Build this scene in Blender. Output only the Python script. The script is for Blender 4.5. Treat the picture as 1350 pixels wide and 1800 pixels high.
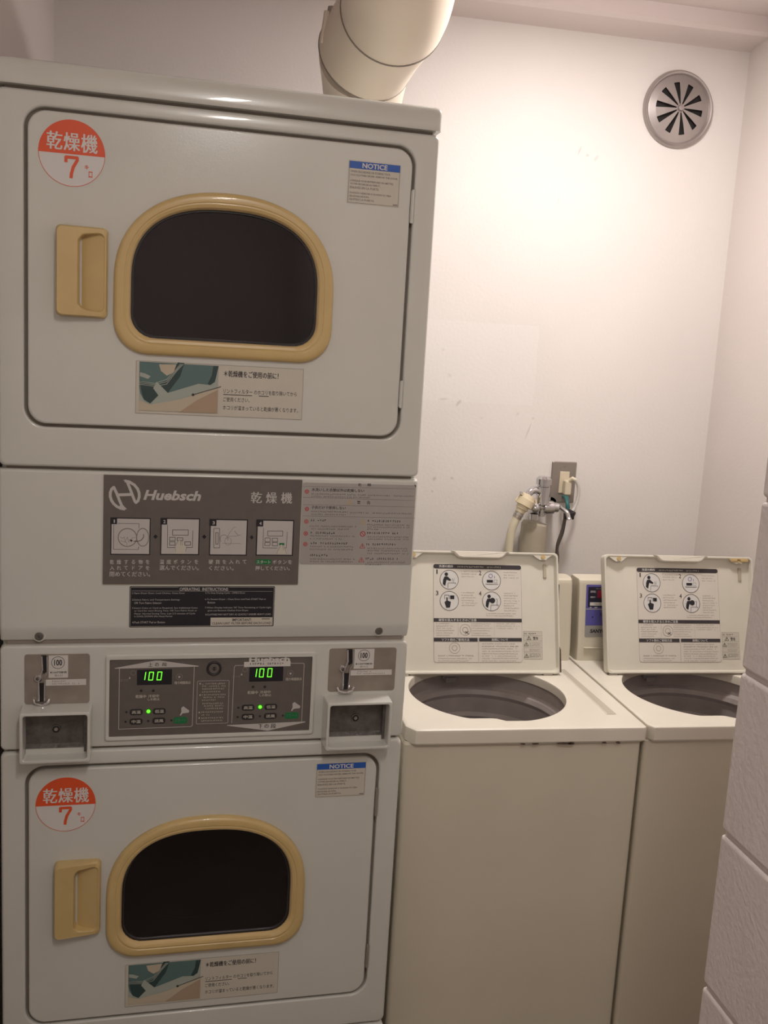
import bpy, bmesh, math, random
from mathutils import Vector, Matrix
for o in list(bpy.data.objects): bpy.data.objects.remove(o, do_unlink=True)
SC = bpy.context.scene
COL = SC.collection
PI = math.pi

# ------------------------------------------------------------------ camera
cam = bpy.data.cameras.new('camera'); camo = bpy.data.objects.new('camera', cam); COL.objects.link(camo)
camo.location = (0.3170, -1.59691, 1.56417)
camo.rotation_euler = (1.40814, -0.0576, -0.17682)
cam.sensor_fit = 'VERTICAL'; cam.sensor_height = 24.0; cam.lens = 24.0 * 1711.12 / 1800
cam.clip_start = 0.05
SC.camera = camo
# ------------------------------------------------------------------ world, exposure
w = bpy.data.worlds.new('world'); SC.world = w; w.use_nodes = True
w.node_tree.nodes['Background'].inputs[0].default_value = (1.0, 0.90, 0.80, 1)
w.node_tree.nodes['Background'].inputs[1].default_value = 0.075
SC.view_settings.view_transform = 'Standard'; SC.view_settings.look = 'None'
SC.view_settings.exposure = 0.0; SC.view_settings.gamma = 1.0
SC.view_settings.use_curve_mapping = False
# ------------------------------------------------------------------ room lamps and one added fill (ceiling fixtures get their housings further down)
def area(name, loc, sx, sy, power, col, rot=(0, 0, 0)):
    l = bpy.data.lights.new(name, 'AREA'); l.shape = 'RECTANGLE'; l.size = sx; l.size_y = sy
    l.energy = power; l.color = col
    o = bpy.data.objects.new(name, l); COL.objects.link(o); o.location = loc; o.rotation_euler = rot
    return o
LAMP_A = (0.53, -1.62, 2.42)      # tube behind and above the viewer
LAMP_B = (1.17, 0.28, 2.41)       # fixture above the washing machines
area('tube_light_front', LAMP_A, 0.085, 0.60, 11.5, (1.0, 0.955, 0.90))
area('ceiling_light_back', LAMP_B, 0.16, 0.16, 11.4, (1.0, 0.945, 0.90))
pl = bpy.data.lights.new('fill_light_back', 'POINT'); pl.energy = 2.7; pl.color = (1.0, 0.91, 0.90); pl.shadow_soft_size = 0.05  # added point light, spreads the back lamp's glow to ceiling and walls
plo = bpy.data.objects.new('fill_light_back', pl); COL.objects.link(plo); plo.location = (LAMP_B[0], LAMP_B[1], 2.33)

# ------------------------------------------------------------------ materials
def mat(name, col, rough=0.5, metal=0.0, noise=0.0, nscale=40.0, bump=0.0, bscale=200.0, coat=0.0, emit=None, estr=0.0, spec=0.5):
    m = bpy.data.materials.new(name); m.use_nodes = True; nt = m.node_tree
    b = nt.nodes['Principled BSDF']
    b.inputs['Base Color'].default_value = (*col, 1); b.inputs['Roughness'].default_value = rough
    b.inputs['Metallic'].default_value = metal; b.inputs['Coat Weight'].default_value = coat
    b.inputs['Specular IOR Level'].default_value = spec
    if emit:
        b.inputs['Emission Color'].default_value = (*emit, 1); b.inputs['Emission Strength'].default_value = estr
    tc = nt.nodes.new('ShaderNodeTexCoord')
    if noise:
        n = nt.nodes.new('ShaderNodeTexNoise'); n.inputs['Scale'].default_value = nscale; n.inputs['Detail'].default_value = 4
        nt.links.new(tc.outputs['Object'], n.inputs['Vector'])
        r = nt.nodes.new('ShaderNodeValToRGB')
        r.color_ramp.elements[0].position = 0.3; r.color_ramp.elements[1].position = 0.7
        r.color_ramp.elements[0].color = (*[c * (1 - noise) for c in col], 1)
        r.color_ramp.elements[1].color = (*[min(1, c * (1 + noise)) for c in col], 1)
        nt.links.new(n.outputs['Fac'], r.inputs[0]); nt.links.new(r.outputs[0], b.inputs['Base Color'])
    if bump:
        n = nt.nodes.new('ShaderNodeTexNoise'); n.inputs['Scale'].default_value = bscale; n.inputs['Detail'].default_value = 3
        nt.links.new(tc.outputs['Object'], n.inputs['Vector'])
        bp = nt.nodes.new('ShaderNodeBump'); bp.inputs['Strength'].default_value = bump; bp.inputs['Distance'].default_value = 0.002
        nt.links.new(n.outputs['Fac'], bp.inputs['Height']); nt.links.new(bp.outputs[0], b.inputs['Normal'])
    return m

M = {}
M['dryer'] = mat('white_enamel', (0.61, 0.61, 0.56), 0.24, noise=0.02, nscale=8, bump=0.05, bscale=500, coat=0.3)
M['seam'] = mat('seam_shade', (0.26, 0.225, 0.19), 0.8)  # shade of the panel gaps put into a grey-brown colour
M['yellow'] = mat('yellowed_plastic', (0.58, 0.425, 0.185), 0.32, noise=0.05, nscale=14, coat=0.15)
M['rubber'] = mat('black_rubber', (0.015, 0.014, 0.015), 0.5)
M['drum'] = mat('drum_steel', (0.06, 0.05, 0.045), 0.45, metal=0.6)
M['steel'] = mat('brushed_steel', (0.42, 0.38, 0.33), 0.38, metal=0.85, noise=0.1, nscale=60)
M['chrome'] = mat('chrome', (0.62, 0.62, 0.64), 0.13, metal=1.0)
M['slot'] = mat('dark_opening', (0.012, 0.010, 0.010), 0.6)
M['hammer'] = mat('hammered_grey_paint', (0.13, 0.12, 0.11), 0.38, metal=0.4, noise=0.25, nscale=70, bump=0.6, bscale=110)
M['plate'] = mat('coin_plate_metal', (0.34, 0.30, 0.255), 0.42, metal=0.55, noise=0.12, nscale=30)
M['sheet'] = mat('lid_sheet', (0.66, 0.62, 0.55), 0.45)
M['paper'] = mat('white_paper', (0.62, 0.60, 0.56), 0.5)
M['film'] = mat('clear_film_label', (0.56, 0.53, 0.45), 0.32)
M['orange'] = mat('orange_print', (0.72, 0.085, 0.02), 0.4)
M['discwhite'] = mat('white_vinyl', (0.66, 0.645, 0.62), 0.4)
M['blue'] = mat('blue_print', (0.02, 0.10, 0.42), 0.4)
M['ink'] = mat('dark_ink', (0.035, 0.03, 0.035), 0.5)
M['ink2'] = mat('grey_ink', (0.15, 0.13, 0.125), 0.5)
M['faint'] = mat('faint_grey_ink', (0.26, 0.235, 0.21), 0.5)
M['signgrey'] = mat('grey_sign_print', (0.125, 0.108, 0.098), 0.42, noise=0.05, nscale=50)
M['signwhite'] = mat('light_print', (0.50, 0.48, 0.46), 0.45)
M['silver'] = mat('silver_foil', (0.43, 0.42, 0.40), 0.36, metal=0.5, noise=0.08, nscale=6)
M['red'] = mat('red_print', (0.45, 0.06, 0.06), 0.5)
M['green'] = mat('green_print', (0.01, 0.17, 0.05), 0.4)
M['black'] = mat('black_print', (0.012, 0.012, 0.018), 0.35)
M['button'] = mat('dark_button', (0.025, 0.024, 0.026), 0.35)
M['led'] = mat('green_led', (0.05, 0.5, 0.05), 0.4, emit=(0.16, 1.0, 0.03), estr=1.6)
M['ledhalo'] = mat('green_led_lens', (0.01, 0.12, 0.01), 0.3, emit=(0.02, 0.30, 0.0), estr=0.35)
M['washer'] = mat('cream_enamel', (0.665, 0.61, 0.49), 0.33, noise=0.03, nscale=5, bump=0.04, bscale=400, coat=0.15)
M['deck'] = mat('cream_plastic_top', (0.76, 0.715, 0.62), 0.35, noise=0.03, nscale=9)
M['lid'] = mat('cream_plastic_lid', (0.66, 0.63, 0.54), 0.4, noise=0.05, nscale=7)
M['tub'] = mat('grey_plastic_tub', (0.36, 0.315, 0.30), 0.36, noise=0.1, nscale=20)
M['yclip'] = mat('yellowed_clip', (0.52, 0.37, 0.16), 0.5)
M['greytab'] = mat('grey_tab', (0.30, 0.28, 0.28), 0.5)
M['purple'] = mat('violet_print', (0.11, 0.10, 0.36), 0.35)
M['panelblack'] = mat('panel_black', (0.02, 0.018, 0.035), 0.3)
M['redled'] = mat('dark_red_window', (0.22, 0.01, 0.03), 0.25)
M['silverprint'] = mat('silver_print', (0.40, 0.385, 0.37), 0.4, metal=0.3)
M['duct'] = mat('painted_duct', (0.82, 0.72, 0.60), 0.42, noise=0.05, nscale=4, bump=0.05, bscale=60)
M['channel'] = mat('channel_shade', (0.52, 0.47, 0.39), 0.4)  # deck cream darkened to paint the shade of the groove
M['hose'] = mat('cream_hose', (0.66, 0.60, 0.45), 0.45)
M['hosenut'] = mat('ivory_plastic', (0.72, 0.62, 0.43), 0.4)
M['cover'] = mat('beige_pipe_wrap', (0.45, 0.40, 0.31), 0.6, noise=0.1, nscale=12)
M['cord'] = mat('grey_cord', (0.10, 0.085, 0.075), 0.5)
M['cordlight'] = mat('light_cord', (0.55, 0.53, 0.49), 0.45)
M['teal'] = mat('green_ground_wire', (0.02, 0.12, 0.12), 0.45)
M['outlet'] = mat('grey_metal_plate', (0.32, 0.28, 0.25), 0.4, metal=0.5)
M['ivory'] = mat('ivory_insert', (0.68, 0.60, 0.45), 0.4)
M['fan'] = mat('grey_alloy', (0.40, 0.36, 0.345), 0.36, metal=0.6)
M['chip'] = mat('rust_chip', (0.09, 0.06, 0.045), 0.8, noise=0.3, nscale=200)
M['ceilpaint'] = mat('ceiling_paint', (0.78, 0.70, 0.68), 0.8, bump=0.05, bscale=40)
M['floor'] = mat('vinyl_floor', (0.16, 0.13, 0.10), 0.5, noise=0.15, nscale=6)
M['lampbody'] = mat('lamp_housing', (0.7, 0.7, 0.68), 0.5)
M['diffuser'] = mat('lamp_diffuser', (0.8, 0.8, 0.8), 0.5, emit=(1.0, 0.86, 0.74), estr=3.0)
M['ptop'] = mat('photo_teal_dark', (0.03, 0.06, 0.06), 0.3)
M['pmid'] = mat('photo_teal', (0.10, 0.17, 0.165), 0.3)
M['plight'] = mat('photo_pale_green', (0.36, 0.40, 0.35), 0.3)
M['pcream'] = mat('photo_cream', (0.50, 0.44, 0.33), 0.3)
M['ptan'] = mat('photo_tan', (0.40, 0.30, 0.21), 0.3)

def glass_mat():
    m = bpy.data.materials.new('tinted_glass'); m.use_nodes = True; nt = m.node_tree; nt.nodes.clear()
    out = nt.nodes.new('ShaderNodeOutputMaterial'); mx = nt.nodes.new('ShaderNodeMixShader')
    tr = nt.nodes.new('ShaderNodeBsdfTransparent'); tr.inputs[0].default_value = (0.42, 0.40, 0.42, 1)
    gl = nt.nodes.new('ShaderNodeBsdfGlossy'); gl.inputs['Roughness'].default_value = 0.08
    gl.inputs[0].default_value = (0.9, 0.85, 0.9, 1)
    fr = nt.nodes.new('ShaderNodeFresnel'); fr.inputs[0].default_value = 1.5
    nt.links.new(fr.outputs[0], mx.inputs[0]); nt.links.new(tr.outputs[0], mx.inputs[1]); nt.links.new(gl.outputs[0], mx.inputs[2])
    nt.links.new(mx.outputs[0], out.inputs[0]); return m
M['glass'] = glass_mat()

def wall_mat(name, base, patch=True):
    """off-white emulsion: roller texture, faint soiling, a cleaner repainted rectangle, a few scuffs at fixed places"""
    m = bpy.data.materials.new(name); m.use_nodes = True; nt = m.node_tree; N = nt.nodes; L = nt.links
    b = N['Principled BSDF']; b.inputs['Roughness'].default_value = 0.62
    geo = N.new('ShaderNodeNewGeometry'); sep = N.new('ShaderNodeSeparateXYZ'); L.new(geo.outputs['Position'], sep.inputs[0])
    def math_(op, a, c=None, clamp=False):
        n = N.new('ShaderNodeMath'); n.operation = op; n.use_clamp = clamp
        for i, v in enumerate((a, c)):
            if v is None: continue
            if isinstance(v, (int, float)): n.inputs[i].default_value = v
            else: L.new(v, n.inputs[i])
        return n.outputs[0]
    nz = N.new('ShaderNodeTexNoise'); nz.inputs['Scale'].default_value = 3.0; nz.inputs['Detail'].default_value = 6
    L.new(geo.outputs['Position'], nz.inputs['Vector'])
    ramp = N.new('ShaderNodeValToRGB'); ramp.color_ramp.elements[0].position = 0.32; ramp.color_ramp.elements[1].position = 0.68
    ramp.color_ramp.elements[0].color = (*[c * 0.95 for c in base], 1); ramp.color_ramp.elements[1].color = (*base, 1)
    L.new(nz.outputs['Fac'], ramp.inputs[0]); colr = ramp.outputs[0]
    def mixc(fac, col, src):
        mx = N.new('ShaderNodeMixRGB'); L.new(fac, mx.inputs[0]); L.new(src, mx.inputs[1]); mx.inputs[2].default_value = (*col, 1); return mx.outputs[0]
    if patch:
        dx = math_('ABSOLUTE', math_('SUBTRACT', sep.outputs['X'], 1.03)); dz = math_('ABSOLUTE', math_('SUBTRACT', sep.outputs['Z'], 1.551))
        fx = math_('LESS_THAN', dx, 0.162); fz = math_('LESS_THAN', dz, 0.106)
        f = math_('MULTIPLY', math_('MULTIPLY', fx, fz), 0.28)
        colr = mixc(f, (0.84, 0.80, 0.785), colr)
        # scuffs: (x, z, half length, half width, slope, strength)
        for (x, z, a, c, sl, st) in ((1.262, 2.115, .016, .0035, 2.5, .3), (1.285, 2.105, .005, .005, 0, .3), (1.31, 2.10, .011, .005, 1.4, .25),
                                     (1.215, 1.985, .022, .0022, 4.0, .2), (0.983, 1.442, .014, .005, 1.3, .35), (1.184, 1.375, .03, .0028, 3.0, .3),
                                     (0.953, 1.514, .009, .004, -1, .2), (0.93, 1.235, .007, .006, 1, .4), (0.979, 1.238, .006, .004, -.5, .35),
                                     (0.927, 1.20, .004, .004, 0, .35), (1.15, 1.42, .005, .005, 0, .22), (1.05, 1.405, .004, .004, 0, .2),
                                     (1.195, 1.41, .005, .005, 0, .22), (0.94, 1.45, .015, .004, .1, .22), (0.93, 1.58, .006, .005, 0, .15)):
            ang = math.atan(sl); ca, sa = math.cos(ang), math.sin(ang)
            ex = math_('SUBTRACT', sep.outputs['X'], x); ez = math_('SUBTRACT', sep.outputs['Z'], z)
            u = math_('DIVIDE', math_('ADD', math_('MULTIPLY', ex, ca), math_('MULTIPLY', ez, sa)), a)
            v = math_('DIVIDE', math_('SUBTRACT', math_('MULTIPLY', ez, ca), math_('MULTIPLY', ex, sa)), c)
            r2 = math_('ADD', math_('MULTIPLY', u, u), math_('MULTIPLY', v, v))
            fac = math_('MULTIPLY', math_('SUBTRACT', 1.0, r2, True), st)
            colr = mixc(fac, (0.30, 0.25, 0.22), colr)
    L.new(colr, b.inputs['Base Color'])
    n2 = N.new('ShaderNodeTexNoise'); n2.inputs['Scale'].default_value = 120; n2.inputs['Detail'].default_value = 3
    L.new(geo.outputs['Position'], n2.inputs['Vector'])
    bp = N.new('ShaderNodeBump'); bp.inputs['Strength'].default_value = 0.12; bp.inputs['Distance'].default_value = 0.003
    L.new(n2.outputs['Fac'], bp.inputs['Height']); L.new(bp.outputs[0], b.inputs['Normal'])
    return m
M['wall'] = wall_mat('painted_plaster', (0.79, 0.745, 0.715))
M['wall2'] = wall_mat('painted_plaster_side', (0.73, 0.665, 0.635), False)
M['block'] = mat('painted_block', (0.68, 0.62, 0.60), 0.5, noise=0.04, nscale=9, bump=0.6, bscale=130)
M['mortar'] = mat('painted_mortar', (0.58, 0.53, 0.51), 0.7, bump=0.5, bscale=90)

# ------------------------------------------------------------------ mesh builder
class MB:
    def __init__(s): s.v = []; s.f = []; s.m = []; s.slots = []; s.T = Matrix.Identity(4)
    def slot(s, k):
        if k not in s.slots: s.slots.append(k)
        return s.slots.index(k)
    def add(s, verts, faces, k):
        b = len(s.v); mi = s.slot(k)
        s.v += [tuple(s.T @ Vector(p)) for p in verts]
        s.f += [tuple(b + i for i in f) for f in faces]; s.m += [mi] * len(faces)
    def loft(s, rings, k, cap0=True, cap1=True, loop=False):
        n = len(rings[0]); V = [p for r in rings for p in r]; F = []
        R = len(rings)
        for a in range(R if loop else R - 1):
            c = (a + 1) % R
            for i in range(n):
                j = (i + 1) % n; F.append((a * n + i, a * n + j, c * n + j, c * n + i))
        if not loop:
            if cap0: F.append(tuple(range(n))[::-1])
            if cap1: F.append(tuple((R - 1) * n + i for i in range(n)))
        s.add(V, F, k)
    def box(s, x0, x1, y0, y1, z0, z1, k, r=0.0):
        if r <= 0:
            V = [(x, y, z) for z in (z0, z1) for y in (y0, y1) for x in (x0, x1)]
            s.add(V, [(0, 2, 3, 1), (4, 5, 7, 6), (0, 1, 5, 4), (2, 6, 7, 3), (0, 4, 6, 2), (1, 3, 7, 5)], k); return
        bm = bmesh.new(); bmesh.ops.create_cube(bm, size=1)
        for v in bm.verts: v.co = Vector(((x0 + x1) / 2 + v.co.x * (x1 - x0), (y0 + y1) / 2 + v.co.y * (y1 - y0), (z0 + z1) / 2 + v.co.z * (z1 - z0)))
        r = min(r, (x1 - x0) * .49, (y1 - y0) * .49, (z1 - z0) * .49)
        bmesh.ops.bevel(bm, geom=bm.edges[:], offset=r, segments=3, profile=0.5, affect='EDGES')
        bm.verts.index_update()
        s.add([v.co[:] for v in bm.verts], [tuple(v.index for v in f.verts) for f in bm.faces], k); bm.free()
    def lathe(s, prof, k, org=(0, 0, 0), axis='Z', n=48, loop=False, cap0=False, cap1=False):
        rings = []
        for r, h in prof:
            ring = []
            for i in range(n):
                a = 2 * PI * i / n; c, d = r * math.cos(a), r * math.sin(a)
                p = {'Z': (c, d, h), 'Y': (c, h, d), 'X': (h, c, d)}[axis]
                ring.append((p[0] + org[0], p[1] + org[1], p[2] + org[2]))
            rings.append(ring)
        s.loft(rings, k, cap0, cap1, loop)
    def tube(s, pts, rad, k, n=12, cap=True):
        P = [Vector(p) for p in pts]
        if not isinstance(rad, (list, tuple)): rad = [rad] * len(P)
        rings = []; up = None
        for i, p in enumerate(P):
            t = (P[min(i + 1, len(P) - 1)] - P[max(i - 1, 0)]).normalized()
            if up is None:
                up = Vector((0, 0, 1)) if abs(t.z) < 0.9 else Vector((1, 0, 0))
            up = (up - t * up.dot(t)).normalized(); sd = t.cross(up)
            rings.append([tuple(p + (up * math.cos(2 * PI * j / n) + sd * math.sin(2 * PI * j / n)) * rad[i]) for j in range(n)])
        s.loft(rings, k, cap, cap)
    def build(s, name, parent=None, smooth=True, ang=35, loc=None):
        me = bpy.data.meshes.new(name); me.from_pydata(s.v, [], s.f)
        for k in s.slots: me.materials.append(M[k])
        me.polygons.foreach_set('material_index', s.m)
        bm = bmesh.new(); bm.from_mesh(me); bmesh.ops.recalc_face_normals(bm, faces=bm.faces[:]); bm.to_mesh(me); bm.free()
        if smooth:
            me.polygons.foreach_set('use_smooth', [True] * len(me.polygons)); me.set_sharp_from_angle(angle=math.radians(ang))
        me.update()
        o = bpy.data.objects.new(name, me); COL.objects.link(o)
        if smooth:
            wn = o.modifiers.new('weighted', 'WEIGHTED_NORMAL'); wn.keep_sharp = True; wn.weight = 100
        if parent: o.parent = parent
        if loc: o.location = loc
        return o

def thing(name, label, cat, loc=(0, 0, 0), rz=0.0, group=None):
    o = bpy.data.objects.new(name, None); COL.objects.link(o); o.empty_display_size = 0.1
    o.location = loc; o.rotation_euler = (0, 0, rz); o['label'] = label; o['category'] = cat
    if group: o['group'] = group
    return o
def tag(o, label, cat, group=None):
    o['label'] = label; o['category'] = cat
    if group: o['group'] = group
    return o
def struct(o): o['kind'] = 'structure'; return o
def spline(pts, n=8):
    P = [Vector(p) for p in pts]; P = [P[0] * 2 - P[1]] + P + [P[-1] * 2 - P[-2]]; out = []
    for i in range(1, len(P) - 2):
        for j in range(n):
            t = j / n; a, b, c, d = P[i - 1:i + 3]
            out.append(0.5 * ((2 * b) + (c - a) * t + (2 * a - 5 * b + 4 * c - d) * t * t + (3 * b - a - 3 * c + d) * t ** 3))
    out.append(P[-2]); return [tuple(p) for p in out]
def lerp(a, b, t): return a + (b - a) * t

# outlines (x, z) and radial resampling
def rrect(x0, z0, x1, z1, r, n=8):
    r = max(min(r, (x1 - x0) / 2, (z1 - z0) / 2), 1e-4); P = []
    for cx, cz, a0 in ((x1 - r, z1 - r, 0), (x0 + r, z1 - r, 90), (x0 + r, z0 + r, 180), (x1 - r, z0 + r, 270)):
        for i in range(n + 1):
            a = math.radians(a0 + 90 * i / n); P.append((cx + r * math.cos(a), cz + r * math.sin(a)))
    return P
def dshape(x0, z0, x1, z1, zm, r, e):
    """flat bottom with rounded corners, superelliptic top"""
    cx = (x0 + x1) / 2; a = (x1 - x0) / 2; b = z1 - zm; P = []
    for i in range(49):
        t = PI * i / 48; c, s_ = math.cos(t), math.sin(t)
        P.append((cx + a * math.copysign(abs(c) ** (2 / e), c), zm + b * abs(s_) ** (2 / e)))
    for cxx, a0 in ((x0 + r, 180), (x1 - r, 270)):
        for i in range(9):
            t = math.radians(a0 + 90 * i / 8); P.append((cxx + r * math.cos(t), z0 + r + r * math.sin(t)))
    return P
def radial(poly, c, angs):
    out = []; n = len(poly)
    for a in angs:
        dx, dz = math.cos(a), math.sin(a); best = None
        for i in range(n):
            x1, z1 = poly[i]; x2, z2 = poly[(i + 1) % n]
            ex, ez = x2 - x1, z2 - z1; den = dx * ez - dz * ex
            if abs(den) < 1e-12: continue
            t = ((x1 - c[0]) * ez - (z1 - c[1]) * ex) / den; u = ((x1 - c[0]) * dz - (z1 - c[1]) * dx) / den
            if t > 0 and -1e-6 <= u <= 1 + 1e-6 and (best is None or t > best): best = t
        out.append((c[0] + dx * best, c[1] + dz * best))
    return out
def angles(c, polys, n=96):
    A = [2 * PI * i / n for i in range(n)]
    for P in polys:
        for p in P: A.append(math.atan2(p[1] - c[1], p[0] - c[0]) % (2 * PI))
    A.sort(); out = [A[0]]
    for a in A[1:]:
        if a - out[-1] > 0.004: out.append(a)
    return out
def ring_xz(pts, y): return [(x, y, z) for x, z in pts]
def slab(mb, outl, prof, k, cap0=True, cap1=True):
    """outl(inset)->pts ; prof [(inset, y)]"""
    mb.loft([ring_xz(outl(i), y) for i, y in prof], k, cap0, cap1)

# text -------------------------------------------------------------
_TC = {}
def textgeo(s, bold=0.0, shear=0.0):
    key = (s, bold, shear)
    if key not in _TC:
        cu = bpy.data.curves.new('t', 'FONT'); cu.body = s; cu.offset = bold; cu.shear = shear; cu.resolution_u = 2; cu.fill_mode = 'FRONT'
        o = bpy.data.objects.new('t', cu); COL.objects.link(o)
        dg = bpy.context.evaluated_depsgraph_get(); me = bpy.data.meshes.new_from_object(o.evaluated_get(dg))
        _TC[key] = ([v.co[:2] for v in me.vertices], [tuple(p.vertices) for p in me.polygons])
        bpy.data.objects.remove(o); bpy.data.curves.remove(cu); bpy.data.meshes.remove(me)
    return _TC[key]

class Sheet(MB):
    """printed sheet: flat layers on a plane, plane coordinates (x, z), facing -y"""
    def __init__(s, step=0.00025, y0=0.0): super().__init__(); s.step = step; s.y0 = y0; s.map = None; s.cnt = 0
    def y(s, L):
        s.cnt = (s.cnt + 1) % 40; return s.y0 - s.step * L - s.cnt * 2.5e-6
    def P(s, a, b):                       # photo-crop coordinates -> plane
        return s.map(a, b) if s.map else (a, b)
    def poly(s, pts, k, L):
        yy = s.y(L); s.add([(x, yy, z) for x, z in pts], [tuple(range(len(pts)))], k)
    def rect(s, x0, z0, x1, z1, k, L): s.poly([(x0, z0), (x1, z0), (x1, z1), (x0, z1)], k, L)
    def base(s, x0, z0, x1, z1, k, t=0.0004, r=0.001):
        o = lambda i: rrect(x0 + i, z0 + i, x1 - i, z1 - i, r, 4)
        s.loft([ring_xz(o(0), s.y0 + 0.0006), ring_xz(o(0), s.y0 - t)], k)
        s.y0 -= t
    def ringp(s, outer, inner, k, L):
        n = len(outer); yy = s.y(L); V = [(x, yy, z) for x, z in outer] + [(x, yy, z) for x, z in inner]
        s.add(V, [(i, (i + 1) % n, n + (i + 1) % n, n + i) for i in range(n)], k)
    def circ(s, cx, cz, r, k, L, rin=0.0, rz=None, n=40):
        rz = rz or r; c = [(cx + r * math.cos(2 * PI * i / n), cz + rz * math.sin(2 * PI * i / n)) for i in range(n)]
        if rin: s.ringp(c, [(cx + (x - cx) * rin, cz + (z - cz) * rin) for x, z in c], k, L)
        else: s.poly(c, k, L)
    def frame(s, x0, z0, x1, z1, t, k, L, r=0.0005):
        s.ringp(rrect(x0, z0, x1, z1, r, 4), rrect(x0 + t, z0 + t, x1 - t, z1 - t, max(r - t, .0001), 4), k, L)
    def stroke(s, pts, wd, k, L):
        for (x0, z0), (x1, z1) in zip(pts[:-1], pts[1:]):
            dx, dz = x1 - x0, z1 - z0; l = math.hypot(dx, dz) or 1e-9; nx, nz = -dz / l * wd / 2, dx / l * wd / 2
            ex, ez = dx / l * wd * .25, dz / l * wd * .25
            s.poly([(x0 + nx - ex, z0 + nz - ez), (x0 - nx - ex, z0 - nz - ez), (x1 - nx + ex, z1 - nz + ez), (x1 + nx + ex, z1 + nz + ez)], k, L)
    def text(s, t, x0, z0, x1, z1, k, L, bold=0.0, shear=0.0):
        kanji = any(0x4e00 <= ord(c_) <= 0x9fff for c_ in t); twice = kanji and bold > .003
        V, F = textgeo(t, min(bold, .002) if kanji else bold, shear)
        if not V: return
        ax, bx = min(v[0] for v in V), max(v[0] for v in V); az, bz = min(v[1] for v in V), max(v[1] for v in V)
        sx = (x1 - x0) / max(bx - ax, 1e-6); sz = (z1 - z0) / max(bz - az, 1e-6)
        for dx in ((0, (z1 - z0) * .035) if twice else (0,)):
            yy = s.y(L); s.add([(x0 + dx + (v[0] - ax) * sx, yy, z0 + (v[1] - az) * sz) for v in V], F, k)
    def tpx(s, t, a0, b0, a1, b1, k, L, bold=0.0, shear=0.0):
        """text whose box is given by top-left / bottom-right in the crop"""
        p, q_ = s.P(a0, b0), s.P(a1, b1); r1, r2 = s.P(a1, b0), s.P(a0, b1)
        s.text(t, (p[0] + r2[0]) / 2, (q_[1] + r2[1]) / 2, (q_[0] + r1[0]) / 2, (p[1] + r1[1]) / 2, k, L, bold, shear)
    def rpx(s, a0, b0, a1, b1, k, L):
        p, q_ = s.P(a0, b0), s.P(a1, b1); r1, r2 = s.P(a1, b0), s.P(a0, b1)
        s.rect((p[0] + r2[0]) / 2, (q_[1] + r2[1]) / 2, (q_[0] + r1[0]) / 2, (p[1] + r1[1]) / 2, k, L)
    def spx(s, pts, wd, k, L): s.stroke([s.P(*p) for p in pts], wd, k, L)
    def ppx(s, pts, k, L): s.poly([s.P(*p) for p in pts], k, L)
    def small(s, x0, z0, x1, z1, k, L, seed=0, ragged=True):
        """one line of print too small to read: a row of character-sized dabs"""
        rnd = random.Random(seed); h = z1 - z0; x = x0
        while x < x1 - h * .5:
            cw = h * rnd.uniform(.7, 1.0)
            if rnd.random() < .93:
                for _ in range(3):
                    a = x + rnd.uniform(0, cw * .35); b = z0 + h * rnd.uniform(.0, .75)
                    if rnd.random() < .5: s.rect(a, b, a + cw * .55, b + h * .17, k, L)
                    else: s.rect(a, z0 + h * .1, a + h * .15, z0 + h * .9, k, L)
            x += cw * 1.12
    def smallpx(s, a0, b0, a1, b1, k, L, seed=0):
        p, q_ = s.P(a0, b0), s.P(a1, b1); s.small(p[0], q_[1], q_[0], p[1] if not s.map else p[1], k, L, seed)

HD = [[0.0007773081832852507, -5.074456861019322e-06, 0.006437950869273451], [-0.000134532919477512, -0.0009521762041650306, 2.0367421547033455], [-0.00011646377363548636, -8.761072114727454e-05, 1.0]]
HL = [[0.0013116514243156762, 4.444744018358121e-08, -0.9137154874542772], [-3.966030605130531e-06, -0.001268912632683208, 1.507210376507106], [-0.00011082871658461125, 8.177685174761262e-05, 1.0]]
def hmap(H, ox, oy, s):               # measured photo coordinates -> metres on the machine's own front plane
    def f(a, b):
        u, v = ox + a / s, oy + b / s; r = [H[i][0] * u + H[i][1] * v + H[i][2] for i in range(3)]
        return (r[0] / r[2], r[1] / r[2])
    return f

# ================================================================== ROOM
XL, XR, YB, YF, ZC = -0.058, 1.713, 0.95, -2.7, 2.462
b = MB(); b.box(XL - .1, 2.6, YF - .1, YB + .1, -0.1, 0, 'floor'); struct(b.build('floor'))
b = MB(); b.box(XL - .1, 2.6, YF - .1, YB + .1, ZC, ZC + .1, 'ceilpaint'); struct(b.build('ceiling'))
b = MB(); b.box(XL - .1, XR + .1, YB, YB + .1, 0, ZC, 'wall'); struct(b.build('wall_back'))
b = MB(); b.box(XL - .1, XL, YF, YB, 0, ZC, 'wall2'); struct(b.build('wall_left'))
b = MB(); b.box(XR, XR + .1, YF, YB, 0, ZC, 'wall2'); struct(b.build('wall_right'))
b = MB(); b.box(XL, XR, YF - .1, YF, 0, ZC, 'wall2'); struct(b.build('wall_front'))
# cornice along the back wall
b = MB()
prof = [(YB + .001, 2.405), (YB - .03, 2.412), (YB - .095, 2.416), (YB - .104, 2.424), (YB - .104, ZC + .001), (YB + .001, ZC + .001)]
b.loft([[(x, y, z) for y, z in prof] for x in (XL, XR)], 'ceilpaint'); struct(b.build('trim_1'))
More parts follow.
